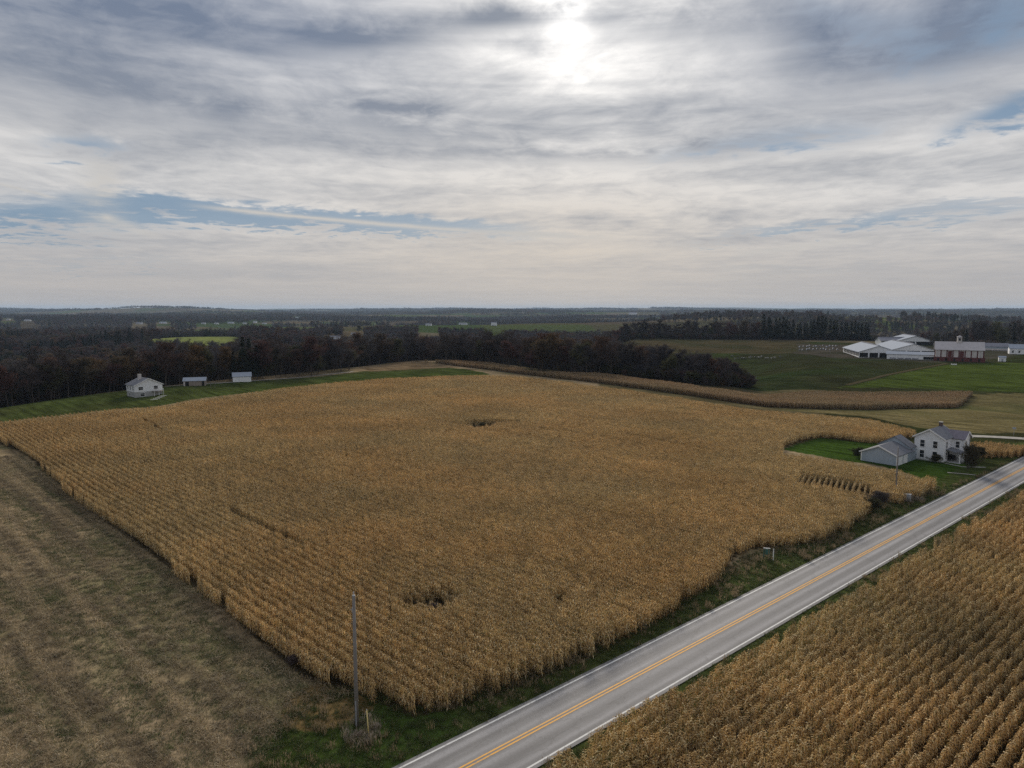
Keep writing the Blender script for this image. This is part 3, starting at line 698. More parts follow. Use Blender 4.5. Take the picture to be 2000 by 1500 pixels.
M_rust = tree_leaf_mat('autumn_leaves', [(0.090, 0.042, 0.036), (0.070, 0.052, 0.038), (0.100, 0.054, 0.036), (0.082, 0.040, 0.038), (0.068, 0.058, 0.036), (0.12, 0.072, 0.034)])
M_olive = tree_leaf_mat('late_leaves', [(0.062, 0.064, 0.030), (0.075, 0.068, 0.034), (0.050, 0.054, 0.026)])
M_pine = tree_leaf_mat('needles', [(0.020, 0.032, 0.018), (0.026, 0.038, 0.020), (0.016, 0.027, 0.017)], 0.05)
def grow(seed, h=18.0, spread=5.5, twigs=13, leaves=0, leafsize=0.32, low=0.28):
    r = random.Random(seed); tb = MB(); tips = []
    def branch(p, d, L, rad, depth):
        segs = 3 if depth else 5; q = Vector(p); dirn = Vector(d).normalized()
        for s in range(segs):
            jit = 0.10 if depth == 0 else 0.28
            dirn = (dirn + Vector((r.uniform(-jit, jit), r.uniform(-jit, jit), r.uniform(-0.03, 0.16) if depth else 0))).normalized()
            q2 = q + dirn * (L / segs); r0, r1 = rad * (1 - 0.75 * s / segs), rad * (1 - 0.75 * (s + 1) / segs)
            tb.tube(q, q2, r0, r1, 5 if depth == 0 else 3)
            frac = (s + 1) / segs
            if depth < 2 and (depth > 0 or frac > low):
                k = 3 if depth == 0 else 2
                for _ in range(k):
                    a = r.uniform(0, 6.28); o = Vector((math.cos(a), math.sin(a), r.uniform(0.15, 0.7)))
                    nl = (L * 0.40 * (1.2 - frac * 0.55) if depth == 0 else L * 0.55) * r.uniform(0.7, 1.2) * (spread / 5.5)
                    branch(q2, (dirn * 0.35 + o).normalized(), nl, r1 * 0.6, depth + 1)
            if depth >= 1: tips.append((q2, dirn))
            q = q2
        tips.append((q, dirn))
    branch((0, 0, -0.3), (0, 0, 1), h * 0.86, 0.24 * h / 18, 0)
    v, f, c = [], [], []
    for p, d in tips:
        sh = r.uniform(0.75, 1.25)
        for _ in range(twigs):
            o = (Vector((r.gauss(0, 1), r.gauss(0, 1), r.gauss(0.35, 0.8))).normalized() + d * 0.5).normalized(); L = r.uniform(0.6, 1.7) * h / 18
            st = p + Vector((r.gauss(0, .35), r.gauss(0, .35), r.gauss(0, .35))); w = o.orthogonal().normalized() * r.uniform(0.022, 0.045)
            k = len(v); v += [st - w, st + w, st + o * L]; f.append((k, k + 1, k + 2)); c.append((sh, sh, sh))
        for _ in range(leaves):
            st = p + Vector((r.gauss(0, .75), r.gauss(0, .75), r.gauss(0, .6))) * (h / 18); n = Vector((r.gauss(0, 1), r.gauss(0, 1), r.gauss(0.4, 1))).normalized()
            u = n.orthogonal().normalized() * leafsize * r.uniform(0.6, 1.3); w = n.cross(u).normalized() * leafsize * r.uniform(0.4, 0.9); s2 = sh * r.uniform(0.7, 1.35)
            k = len(v); v += [st - u, st + w, st + u, st - w]; f.append((k, k + 1, k + 2, k + 3)); c.append((s2, s2 * r.uniform(0.9, 1.1), s2))
    return tb, (v, f, c)
def pine(seed, h=22.0, rad=4.2):
    r = random.Random(seed); tb = MB(); tb.tube((0, 0, -0.3), (0, 0, h * 0.97), 0.3, 0.04, 6); v, f, c = [], [], []
    z = h * r.uniform(0.12, 0.22)
    while z < h:
        fr = (h - z) / h; L = rad * (fr ** 0.75) * r.uniform(0.7, 1.15) + 0.25; nb = r.randint(7, 10)
        for b in range(nb):
            a = r.uniform(0, 6.28); l = L * r.uniform(0.65, 1.15); ca, sa = math.cos(a), math.sin(a); dr = r.uniform(-0.25, 0.12); sh = r.uniform(0.65, 1.35)
            for s in range(9):
                q = l * (s + 0.6) / 9; p = Vector((ca * q, sa * q, z + dr * q)); wd = 0.75 * (1.1 - s / 11)
                n = Vector((r.gauss(0, .5), r.gauss(0, .5), r.gauss(0.6, .6))).normalized(); u = Vector((-sa, ca, r.uniform(-.4, .4))) * wd; w = Vector((ca, sa, r.uniform(-0.7, 0.2))) * 0.55
                k = len(v); v += [p - u, p + w, p + u, p - w * 0.4]; f.append((k, k + 1, k + 2, k + 3)); c.append((sh, sh, sh))
        z += h * r.uniform(0.022, 0.04)
    return tb, (v, f, c)
def tree_meshes(gen, m):
    tb, (v, f, c) = gen
    tm = pydata('trunk', tb.v, tb.f); tm.materials.append(M_bark)
    return tm, colored('crown', v, f, c, m)
def joined(gen, m):
    tb, (v, f, c) = gen
    o = len(tb.v); me = colored('tree', list(tb.v) + list(v), list(tb.f) + [tuple(i + o for i in q) for q in f], [(1, 1, 1)] * len(tb.f) + list(c), m)
    me.materials.append(M_bark); mi = np.zeros(len(me.polygons), np.int32); mi[:len(tb.f)] = 1; me.polygons.foreach_set('material_index', mi)
    return me
KIND = {}
def kinds(name, gens, m): KIND[name] = [tree_meshes(g, m) for g in gens]
kinds('bare', [grow(1, 18, 5.5, 22, 2, .25, .0), grow(2, 17, 6.0, 22, 2, .25, .0), grow(3, 19, 5.0, 22, 2, .25, .0)], M_bare)
kinds('rust', [grow(4, 17, 5.5, 14, 9, .3, .0), grow(5, 18, 5.5, 14, 9, .3, .0)], M_rust)
kinds('olive', [grow(6, 16, 5.5, 14, 9, .3, .0), grow(7, 15, 5.2, 14, 9, .3, .0)], M_olive)
kinds('pine', [pine(8), pine(9, 22, 3.6), pine(10, 22, 4.8)], M_pine)
def tree(name, x, y, kind, h, label, group, var=None, base=18.0):
    k = random.randrange(len(KIND[kind])) if var is None else var
    tm, cm = KIND[kind][k]; s = h / (22.0 if kind == 'pine' else base)
    e = empty(name, (x, y, terr(x, y)), random.uniform(0, 6.28), label, 'tree', group); wd_ = 1.35 if kind == 'pine' else 1.0; e.scale = (s * wd_ * random.uniform(0.9, 1.15), s * wd_ * random.uniform(0.9, 1.15), s)
    for nm, me in (('trunk', tm), ('crown', cm)):
        o = bpy.data.objects.new(nm, me); COL.objects.link(o); o.parent = e
    return e
# far things that must stay in sight: (pixel x, depth) corridors kept free of trees
FARM_PX = [(58, 627), (20, 625), (275, 633), (321, 632), (400, 633), (425, 633), (453, 632), (480, 633), (500, 631), (518, 633), (582, 621), (692, 655), (655, 662), (838, 636), (905, 634), (965, 636), (1235, 614)]
FARM = []
for px, py in FARM_PX:      # each stands where its foot meets the ground
    x, y = hit(px, py); FARM.append((px, py, min(y, 6500.0)))
free = [((px - 1000) / FPX, d) for px, _, d in FARM]
def corridor(x, y, wid=24.0, back=600.0):
    k = np.zeros(x.shape, bool)
    for u, d in free: k |= (np.abs(x - u * y) < wid) & (y > d - back) & (y < d + 25)
    return k
def near_strip(x, y):
    k = np.zeros(x.shape, bool)
    for poly in (STRIP, GREENL, TANL, MAIN): k |= inpoly(x, y, poly) | (pd(x, y, poly) < 5.0)
    return k
pts = []
g = np.random.default_rng(3)
# the wooded valley behind the ridge
n = 60000; x, y = g.uniform(-1500, 330, n), g.uniform(120, 1600, n)
a, d = np.degrees(np.arctan2(x, y)), np.hypot(x, y); e = np.interp(a, EDGE_AZ, EDGE_R)
lim = np.where(a < 8.2, 1550, 0)
m = (d > e - 18) & (d < lim) & (a > -52) & ~inpoly(x, y, CLEAR)
x, y, d, a, e = x[m], y[m], d[m], a[m], e[m]
m = ~near_strip(x, y) & ~corridor(x, y) & (pd(x, y, CLEAR) > 12)
op = fbm(x / 160, y / 120, 41, 3); m &= ~((op > 0.66) & (d > 650))
x, y, d = x[m], y[m], d[m]
cell = {}
sel = []
for k in range(len(x)):       # keep the trunks apart
    key = (int(x[k] // 5.2), int(y[k] // 5.2))
    if key in cell: continue
    cell[key] = 1; sel.append(k)
x, y, d = x[sel], y[sel], d[sel]
srcs = [joined(grow(1, 18, 5.5, 13), M_bare), joined(grow(2, 17, 6.0, 13), M_bare), joined(grow(3, 19, 5.0, 13), M_bare), joined(grow(4, 17, 5.5, 6, 9), M_rust), joined(grow(5, 18, 5.5, 6, 9), M_rust), joined(grow(6, 16, 5.5, 6, 9), M_olive), joined(pine(8), M_pine), joined(pine(9, 20, 3.6), M_pine)]
def species(x, y, g):
    p = fbm(x / 60, y / 60, 81, 3); u = g.random(x.size); k = g.integers(0, 3, x.size)
    r_ = u < np.clip((p - 0.42) * 3.2, 0.12, 0.75); k[r_] = g.integers(3, 5, r_.sum())
    o_ = (g.random(x.size) < 0.10); k[o_] = 5
    q = fbm(x / 110, y / 110, 97, 2); pn = (q > 0.66) & (g.random(x.size) < 0.7); k[pn] = g.integers(6, 8, pn.sum())
    return k
def wood(name, x, y, label, seed, smin=0.66, smax=1.08, src=srcs, sp=species):
    g = np.random.default_rng(seed); n = len(x); rot = np.zeros((n, 3)); rot[:, 2] = g.uniform(0, 6.28, n); s = g.uniform(smin, smax, n)
    instancer(name, np.stack([x, y, terrain(x, y) - 0.2], -1), rot, np.stack([s * 1.1, s * 1.1, s * g.uniform(0.85, 1.12, n)], -1), sp(x, y, g), src, label, 'wood')
wood('valley_wood', x, y, 'dark bare autumn wood filling the valley behind the ridge', 13)
# the far patchwork of woods and fields, to the horizon
def lowtree(seed, n=12, R_=26, q=70):
    r = random.Random(seed); v, f, c = [], [], []
    for _ in range(n):
        cx, cy, h, w = r.uniform(-R_, R_), r.uniform(-R_, R_), r.uniform(13, 20), r.uniform(3.5, 6); sh = r.uniform(0.7, 1.3)
        for _ in range(q):
            o = Vector((r.gauss(0, 1), r.gauss(0, 1), r.gauss(0, 1))).normalized() * r.random() ** 0.4; p = Vector((cx + o.x * w, cy + o.y * w, h * 0.6 + o.z * h * 0.4))
            nn = Vector((r.gauss(0, 1), r.gauss(0, 1), r.gauss(0.3, 1))).normalized(); u = nn.orthogonal().normalized() * r.uniform(0.6, 1.3); w2 = nn.cross(u) * 0.7; k = len(v)
            v += [p - u, p + w2, p + u, p - w2]; f.append((k, k + 1, k + 2, k + 3)); c.append((sh, sh, sh))
    return v, f, c
far_src = [colored('tree_group', *lowtree(50 + k), mm) for k, mm in enumerate((M_bare, M_bare, M_rust, M_olive))]
n = 60000; d = np.sqrt(g.uniform(850 ** 2, 4500 ** 2, n)); a = np.radians(g.uniform(-44, 44, n)); x, y = d * np.sin(a), d * np.cos(a)
mask = fbm(x / 420, y / 300, 19, 3); dg = np.degrees(a)
m = (fbm(x / 700, y / 420, 19, 3) > 0.44) & ~corridor(x, y, 28, 800) & ~((d < 1550) & (dg < 8.3)) & ~((dg > 5) & (d < 1080))
m &= g.random(n) < 0.75
wood('far_wood', x[m], y[m], 'dark woods between small fields in the middle distance', 14, 0.72, 1.1)
n = 30000; d = np.sqrt(g.uniform(4000 ** 2, 16000 ** 2, n)); a = np.radians(g.uniform(-44, 44, n)); x, y = d * np.sin(a), d * np.cos(a)
m = (fbm(x / 900, y / 500, 29, 3) > 0.45) & ~corridor(x, y, 50, 900)
wood('horizon_wood', x[m], y[m], 'blue hazy tree cover on the hills along the horizon', 15, 0.9, 1.5, far_src, lambda x, y, g: g.integers(0, 4, x.size))

# trees that can be told apart
back = [(815, 702), (960, 707), (1040, 722), (1210, 730), (1375, 754), (1450, 764)]
for k in range(70):
    px = 1185 + 278 * (k + random.random()) / 70; row = random.random()
    bx, by = hit(px, np.interp(px, [1185, 1300, 1400, 1463], [727, 738, 748, 752]), CT); q = 1 + (8 + 75 * row * (1463 - px + 40) / 320) / math.hypot(bx, by)
    hgt = np.interp(px, [1185, 1280, 1400, 1465], [17.5, 16, 12.5, 8.5]) * random.uniform(0.75, 1.1)
    kd = random.choices(['bare', 'rust', 'olive'], [6, 2, 2])[0]
    tree('hedgerow_tree', bx * q, by * q, kd, hgt, {'bare': 'bare grey-brown tree in the grove behind the corn strip', 'rust': 'rusty brown tree in the grove behind the corn strip', 'olive': 'dull olive tree in the grove behind the corn strip'}[kd], {'bare': 'bare grove trees', 'rust': 'rusty grove trees', 'olive': 'olive grove trees'}[kd])
for k in range(44):
    px = 1195 + 330 * (k + random.random()) / 44; dd = 828 + random.random() * 30
    x, y = at(px, dd); kd = random.choices(['bare', 'rust', 'olive'], [7, 2, 1])[0]
    tree('ridge_tree', x, y, kd, random.uniform(14, 20) if px > 1260 else random.uniform(16, 20), {'bare': 'bare dark tree in the line along the top of the tan field', 'rust': 'reddish tree in the line along the top of the tan field', 'olive': 'olive tree in the line along the top of the tan field'}[kd], {'bare': 'bare ridge trees', 'rust': 'reddish ridge trees', 'olive': 'olive ridge trees'}[kd])
for k in range(30):
    px = 1488 + 212 * (k + random.random() * 0.8) / 30; x, y = at(px, 800 + random.random() * 28)
    tree('pine_tree', x, y, 'pine', np.interp(px, [1488, 1530, 1560, 1600, 1640, 1700], [28, 27, 20, 27, 25, 20]) * random.uniform(0.85, 1.06), 'dark tall conifer in the row left of the white barns', 'conifer row by the barns')
for k in range(26):
    px = 1800 + 235 * (k + random.random()) / 26; x, y = at(px, 640 + random.random() * 90); kd = random.choices(['bare', 'rust', 'pine', 'olive'], [6, 3, 3, 1])[0]
    tree('farmyard_tree', x, y, kd, np.interp(px, [1800, 1880, 1920, 1990], [10, 15, 20, 22]) * random.uniform(0.8, 1.1), {'bare': 'bare tree behind the red barn and long shed', 'rust': 'brown leafy tree behind the red barn and long shed', 'pine': 'dark evergreen behind the red barn and long shed', 'olive': 'olive tree behind the red barn and long shed'}[kd],
         {'bare': 'bare farmyard trees', 'rust': 'brown farmyard trees', 'pine': 'evergreen farmyard trees', 'olive': 'olive farmyard trees'}[kd])

# undergrowth along the foot of the grove and the ridge trees
bush_src = [joined(grow(90 + k, 6, 8.0, 16, 5, 0.25, 0.0), mm) for k, mm in enumerate((M_bare, M_rust, M_olive))]
ux, uy = [], []
for k in range(420):
    px = 1180 + 285 * random.random(); bx, by = hit(px, np.interp(px, [1185, 1300, 1400, 1463], [727, 738, 748, 752]), CT); q = 1 + (5 + 70 * random.random() * (1463 - px + 40) / 320) / math.hypot(bx, by)
    ux.append(bx * q); uy.append(by * q)
for k in range(500):
    px = 1190 + 520 * random.random(); p = at(px, 815 + 35 * random.random()); ux.append(p[0]); uy.append(p[1])
wood('undergrowth', np.array(ux), np.array(uy), 'brown brush at the foot of the grove and the ridge trees', 17, 0.5, 1.0, bush_src, lambda x, y, g: g.integers(0, 3, x.size))

# ------------------------------------------------------------------ buildings
def siding_fn(period, depth=0.02):
    def fn(t, b):
        tcn = t.nodes.new('ShaderNodeTexCoord'); x, y, z = nxyz(t, tcn.outputs['Object'])
        f = (z / period)._m('FRACT'); bn = t.nodes.new('ShaderNodeBump'); bn.inputs['Strength'].default_value = 0.8; bn.inputs['Distance'].default_value = depth
        t.links.new(f.s, bn.inputs['Height']); t.links.new(bn.outputs[0], b.inputs['Normal'])
        n = nnoise(t, nvec(t, x * 0.8, y * 0.8, z * 0.25), 1.0, 5, 0.65); base = tuple(b.inputs['Base Color'].default_value)[:3]
        t.links.new(nmix(t, 1.0, base, n.lin(0.3, 0.7, 0.86, 1.06), 'MULTIPLY'), b.inputs['Base Color'])
    return fn
def board_fn(period=0.25):
    def fn(t, b):
        tcn = t.nodes.new('ShaderNodeTexCoord'); x, y, z = nxyz(t, tcn.outputs['Object'])
        n = nnoise(t, nvec(t, ((x + y) / period)._m('FLOOR') * 3.7, z * 0.15, 0), 1.0, 3, 0.6); n2 = nnoise(t, tcn.outputs['Object'], 0.7, 5, 0.7); base = tuple(b.inputs['Base Color'].default_value)[:3]
        t.links.new(nmix(t, 1.0, base, n.lin(0.3, 0.7, 0.8, 1.15) * n2.lin(0.3, 0.7, 0.8, 1.15), 'MULTIPLY'), b.inputs['Base Color'])
    return fn
M_wside = mat('white_siding', (0.80, 0.81, 0.82), 0.6, fn=siding_fn(0.2))
M_gside = mat('grey_siding', (0.36, 0.42, 0.48), 0.6, fn=siding_fn(0.2))
M_trim = mat('white_trim', (0.78, 0.78, 0.77), 0.5, noise=0.06)
M_shing = mat('grey_shingles', (0.155, 0.16, 0.18), 0.85, noise=0.25, nscale=1.6)
M_shing2 = mat('mauve_shingles', (0.19, 0.17, 0.20), 0.85, noise=0.2, nscale=1.6)
M_glass = mat('window_glass', (0.02, 0.025, 0.03), 0.08, spec=0.6)
M_brick = mat('chimney_brick', (0.10, 0.075, 0.07), 0.9, noise=0.3, nscale=5)
M_conc = mat('concrete_block', (0.36, 0.36, 0.35), 0.9, noise=0.2, nscale=1.5)
M_tin = mat('pale_metal_roof', (0.34, 0.375, 0.43), 0.9, spec=0.03, noise=0.12, nscale=0.6, fn=None, stretch=(1, 1, 1))
M_tin2 = mat('grey_metal_roof', (0.24, 0.24, 0.27), 0.9, spec=0.03, noise=0.15, nscale=0.6)
M_barnroof = mat('barn_roof', (0.47, 0.44, 0.44), 0.9, spec=0.03, noise=0.14, nscale=0.5)
M_red = mat('red_boards', (0.12, 0.034, 0.032), 0.8, fn=board_fn())
M_wboard = mat('white_boards', (0.56, 0.52, 0.50), 0.75, fn=board_fn(0.4))
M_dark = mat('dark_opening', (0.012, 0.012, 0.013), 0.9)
M_tanwall = mat('weathered_wall', (0.30, 0.25, 0.21), 0.85, fn=board_fn(0.3))
M_wood = mat('weathered_wood', (0.19, 0.165, 0.14), 0.9, noise=0.3, nscale=3, stretch=(6, 6, 0.5))
M_green = mat('green_paint', (0.05, 0.13, 0.11), 0.5, noise=0.15)
M_greymetal = mat('grey_metal', (0.36, 0.38, 0.40), 0.5, noise=0.15)
M_post = mat('white_plastic', (0.80, 0.80, 0.76), 0.5, noise=0.05)
M_yel = mat('yellow_plastic', (0.70, 0.55, 0.22), 0.5, noise=0.1)

def gable_walls(par, x0, x1, y0, y1, z0, h, rise, m, axis='x', name='wall'):
    b = MB()
    if axis == 'x':
        ym = (y0 + y1) / 2
        sec = [(y0, z0), (y1, z0), (y1, h), (ym, h + rise), (y0, h)]
        b.add([(x, p, q) for x in (x0, x1) for p, q in sec], [(0, 4, 3, 2, 1), (5, 6, 7, 8, 9), (0, 1, 6, 5), (1, 2, 7, 6), (2, 3, 8, 7), (3, 4, 9, 8), (4, 0, 5, 9)])
    else:
        xm = (x0 + x1) / 2
        sec = [(x0, z0), (x1, z0), (x1, h), (xm, h + rise), (x0, h)]
        b.add([(p, y, q) for y in (y0, y1) for p, q in sec], [(0, 4, 3, 2, 1), (5, 6, 7, 8, 9), (0, 1, 6, 5), (1, 2, 7, 6), (2, 3, 8, 7), (3, 4, 9, 8), (4, 0, 5, 9)])
    return b.build(name, m, par)
def gable_roof(par, x0, x1, y0, y1, h, rise, m, axis='x', over=0.4, th=0.14, name='roof', trim=None):
    b = MB(); lift = 0.16
    if axis == 'x':
        ym = (y0 + y1) / 2; sl = rise / (ym - y0); e = h - sl * over + lift
        A = [(x0 - over, y0 - over, e), (x1 + over, y0 - over, e), (x1 + over, ym, h + rise + lift), (x0 - over, ym, h + rise + lift)]
        B = [(x0 - over, y1 + over, e), (x1 + over, y1 + over, e), (x1 + over, ym, h + rise + lift), (x0 - over, ym, h + rise + lift)]
    else:
        xm = (x0 + x1) / 2; sl = rise / (xm - x0); e = h - sl * over + lift
        A = [(x0 - over, y0 - over, e), (x0 - over, y1 + over, e), (xm, y1 + over, h + rise + lift), (xm, y0 - over, h + rise + lift)]
        B = [(x1 + over, y0 - over, e), (x1 + over, y1 + over, e), (xm, y1 + over, h + rise + lift), (xm, y0 - over, h + rise + lift)]
    b.slab(*A, th); b.slab(*B, th); r = b.build(name, m, par)
    if trim:            # barge boards on the gable ends, as sub-parts of the roof
        for s in (0, 1):
            for Q in (A, B):
                p, q = (Q[0], Q[3]) if s == 0 else (Q[1], Q[2])
                p, q = Vector(p), Vector(q); o = Vector((-0.03 if s == 0 else 0.03, 0, 0)) if axis == 'x' else Vector((0, -0.03 if s == 0 else 0.03, 0))
                if axis != 'x': 
                    p, q = (Vector(Q[0]), Vector(Q[3])) if s == 0 else (Vector(Q[1]), Vector(Q[2]))
                dn = Vector((0, 0, -0.26)); up = Vector((0, 0, 0.03)); k = MB()
                k.add([p + up, q + up, q + dn, p + dn, p + up + o * 2, q + up + o * 2, q + dn + o * 2, p + dn + o * 2], [(0, 1, 2, 3), (7, 6, 5, 4), (0, 4, 5, 1), (1, 5, 6, 2), (2, 6, 7, 3), (3, 7, 4, 0)])
                k.build('barge_board', trim, r)
    return r
def window(par, face, c, u, z, w, h, frame=M_trim, pane=M_glass, name='window', fw=0.13):
    """a framed opening on a wall plane: face 'x' or 'y' with sign, c the plane's coordinate"""
    ax, sg = face[0], (1 if face[1] == '+' else -1)
    def bx(b, u0, u1, z0, z1, d0, d1):
        lo, hi = sorted((c + sg * d0, c + sg * d1))
        if ax == 'x': b.box(lo, hi, u0, u1, z0, z1)
        else: b.box(u0, u1, lo, hi, z0, z1)
    b = MB(); d1 = 0.07
    bx(b, u - w / 2 - fw, u - w / 2, z - fw, z + h + fw, 0.003, d1); bx(b, u + w / 2, u + w / 2 + fw, z - fw, z + h + fw, 0.003, d1)
    bx(b, u - w / 2, u + w / 2, z + h, z + h + fw, 0.003, d1); bx(b, u - w / 2, u + w / 2, z - fw, z, 0.003, d1 + 0.04)
    bx(b, u - w / 2, u + w / 2, z + h / 2 - 0.03, z + h / 2 + 0.03, 0.02, d1 - 0.01)
    o = b.build(name, frame, par); p = MB(); bx(p, u - w / 2, u + w / 2, z, z + h, 0.004, 0.02); p.build('pane', pane, o)
    return o
def panel(par, face, c, u0, u1, z0, z1, m, name, d0=0.003, d1=0.05):
    ax, sg = face[0], (1 if face[1] == '+' else -1); lo, hi = sorted((c + sg * d0, c + sg * d1)); b = MB()
    if ax == 'x': b.box(lo, hi, u0, u1, z0, z1)
    else: b.box(u0, u1, lo, hi, z0, z1)
    return b.build(name, m, par)

# the farmhouse with its garage wing, square to the road
Fx, Fy = hit(1842, 904); Wd, Ln = 6.5, 8.5
cx, cy = Fx - RN[0] * Wd / 2 + RD[0] * Ln / 2, Fy - RN[1] * Wd / 2 + RD[1] * Ln / 2
fh = empty('farmhouse', (cx, cy, terr(cx, cy) - 0.1), math.pi / 2 - R(48.6), 'white two-storey farmhouse with grey roof and attached garage beside the road', 'house')
def loc(px, py):
    gx, gy = hit(px, py); v = np.array([gx - cx, gy - cy]); return float(v @ RD), float(-(v @ RN))
X0, X1, Y0, Y1 = -Ln / 2, Ln / 2, -Wd / 2, Wd / 2; EH, RS = 5.8, 1.9
gable_walls(fh, X0, X1, Y0, Y1, 0.35, EH, RS, M_wside); gable_roof(fh, X0, X1, Y0, Y1, EH, RS, M_shing, trim=M_trim)
b = MB(); b.box(X0 - 0.03, X1 + 0.03, Y0 - 0.03, Y1 + 0.03, -0.5, 0.34); b.build('foundation', M_conc, fh)
for u in (-1.35, 1.45):
    window(fh, 'x-', X0, u, 3.35, 0.95, 1.65); window(fh, 'x-', X0, u, 0.75, 0.95, 1.75)
window(fh, 'y-', Y0, X0 + 1.7, 3.35, 0.9, 1.6)
window(fh, 'y-', Y0, X0 + 1.7, 0.75, 0.9, 1.7)
b = MB(); b.box(2.7, 3.4, -0.35, 0.35, EH + 1.2, EH + RS + 1.0); ch = b.build('chimney', M_brick, fh)
b = MB(); b.box(2.62, 3.48, -0.43, 0.43, EH + RS + 1.0, EH + RS + 1.12); b.build('chimney_cap', M_conc, ch)
# cross wing towards the road
gable_walls(fh, 0.9, X1 + 1.2, Y0 - 2.6, Y0 - 0.004, 0.0, EH - 0.25, 1.5, M_wside, 'y', 'wing_wall'); gable_roof(fh, 0.9, X1 + 1.2, Y0 - 2.6, Y0 + 2.4, EH - 0.25, 1.5, M_shing2, 'y', name='wing_roof', trim=M_trim)
window(fh, 'x-', 0.9, Y0 - 1.3, 3.3, 0.8, 1.5)
window(fh, 'y-', Y0 - 2.6, 2.3, 3.3, 0.85, 1.5); window(fh, 'y-', Y0 - 2.6, 4.1, 0.8, 0.9, 1.6)
# porch in the angle of the two
pr = MB(); pr.slab((-3.0, Y0 - 0.1, 3.25), (0.8, Y0 - 0.1, 3.25), (0.8, Y0 - 3.2, 2.55), (-3.0, Y0 - 3.2, 2.55), 0.14); pr = pr.build('porch_roof', M_shing, fh)
for u in (-2.85, -0.4): 
    b = MB(); b.box(u - 0.07, u + 0.07, Y0 - 3.05, Y0 - 2.91, 0.2, 2.5); b.build('porch_post', M_trim, fh)
b = MB(); b.box(-3.0, 0.8, Y0 - 3.1, Y0 - 0.005, -0.3, 0.2); b.build('porch_floor', M_conc, fh)
panel(fh, 'y-', Y0, -1.6, -0.7, 0.25, 2.3, M_dark, 'door', 0.004, 0.06)
# garage wing reaching towards the camera
gx0, gyr = loc(1755, 911); gx0 = min(gx0, X0 - 6.0); gyr = Y1 - 0.6; gy0, gy1 = gyr, gyr + 8.0
gable_walls(fh, gx0, X0 - 0.004, gy0, gy1, -0.3, 2.55, 1.75, M_gside, name='garage_wall'); gr = gable_roof(fh, gx0, X0 - 2.6, gy0, gy1, 2.55, 1.75, M_shing, name='garage_roof', trim=M_trim)
gable_walls(fh, X0 - 3.4, X0 - 0.006, gy0 + 0.3, gy1 - 0.5, 2.3, 3.3, 2.2, M_gside, name='link_wall'); gable_roof(fh, X0 - 3.4, X0 - 0.05, gy0 + 0.3, gy1 - 0.5, 3.3, 2.2, M_shing, name='link_roof', over=0.3)
gl = X0 - gx0
for k in (0, 1):
    u = gx0 + 0.9 + k * 3.0
    dr = panel(fh, 'y-', gy0, u, u + 2.5, -0.05, 2.15, M_trim, 'garage_door', 0.004, 0.06)
    for q in range(3): panel(dr, 'y-', gy0, u, u + 2.5, 0.5 + q * 0.55, 0.53 + q * 0.55, M_greymetal, 'door_seam', 0.061, 0.067)
for yy in (gy0, gy1): panel(fh, 'x-', gx0, yy - 0.1, yy + 0.1, -0.2, 2.5, M_trim, 'corner_board', 0.01, 0.06)
panel(fh, 'x-', X0, Y0 - 0.02, Y0 + 0.14, 0.35, EH, M_trim, 'corner_board', 0.01, 0.06)

# the white house on the left with its walk-out basement
def along(azd): return np.array([math.sin(R(azd)), math.cos(R(azd))])
d1 = along(-48); rt = np.array([d1[1], -d1[0]]); C0 = np.array(hit(264, 777)); W2, L2 = 10.8, 8.6
c2 = C0 + d1 * L2 / 2 + rt * W2 / 2
wh = empty('white_house', (c2[0], c2[1], terr(*C0) - 0.1), math.pi / 2 - R(-48), 'white bungalow with grey hip-side roof and chimney on the green ridge at left', 'house')
wh['label'] = 'white bungalow with dark grey roof and concrete basement on the grassy ridge'
X0, X1, Y0, Y1 = -L2 / 2, L2 / 2, -W2 / 2, W2 / 2
b = MB(); b.box(X0, X1, Y0, Y1, -1.0, 2.3); b.build('basement', M_conc, wh)
gable_walls(wh, X0 - 0.06, X1 + 0.06, Y0 - 0.06, Y1 + 0.06, 2.305, 5.0, 2.6, M_wside); gable_roof(wh, X0, X1, Y0, Y1, 5.0, 2.6, M_shing, over=0.45, trim=M_trim)
window(wh, 'x-', X0 - 0.06, Y1 - 2.3, 3.1, 1.7, 1.2); window(wh, 'x-', X0 - 0.06, Y0 + 2.6, 3.1, 1.5, 1.3)
window(wh, 'x-', X0, Y1 - 2.9, 0.5, 1.7, 1.2)
for k in range(3): window(wh, 'y+', Y1 + 0.06, X0 + 1.5 + k * 2.7, 3.0, 0.9, 1.4)
for k in range(2): window(wh, 'y+', Y1, X0 + 2.0 + k * 3.6, 0.5, 0.9, 1.3)
b = MB(); b.box(0.2, 1.3, 0.9, 2.0, 6.0, 9.0); ch = b.build('chimney', M_wboard, wh)
b = MB(); b.box(0.1, 1.4, 0.8, 2.1, 9.0, 9.15); b.build('chimney_cap', M_conc, ch)
b = MB(); b.box(X0 - 2.2, X0 - 0.07, Y0 + 0.3, Y0 + 4.2, 2.1, 2.28); dk = b.build('deck', M_wood, wh)
for u in (Y0 + 0.4, Y0 + 2.2, Y0 + 4.1):
    b = MB(); b.box(X0 - 2.15, X0 - 2.03, u - 0.06, u + 0.06, -0.8, 3.2); b.build('post', M_trim, dk)
b = MB(); b.box(X0 - 2.14, X0 - 2.04, Y0 + 0.3, Y0 + 4.2, 3.2, 3.3); b.build('rail', M_trim, dk)

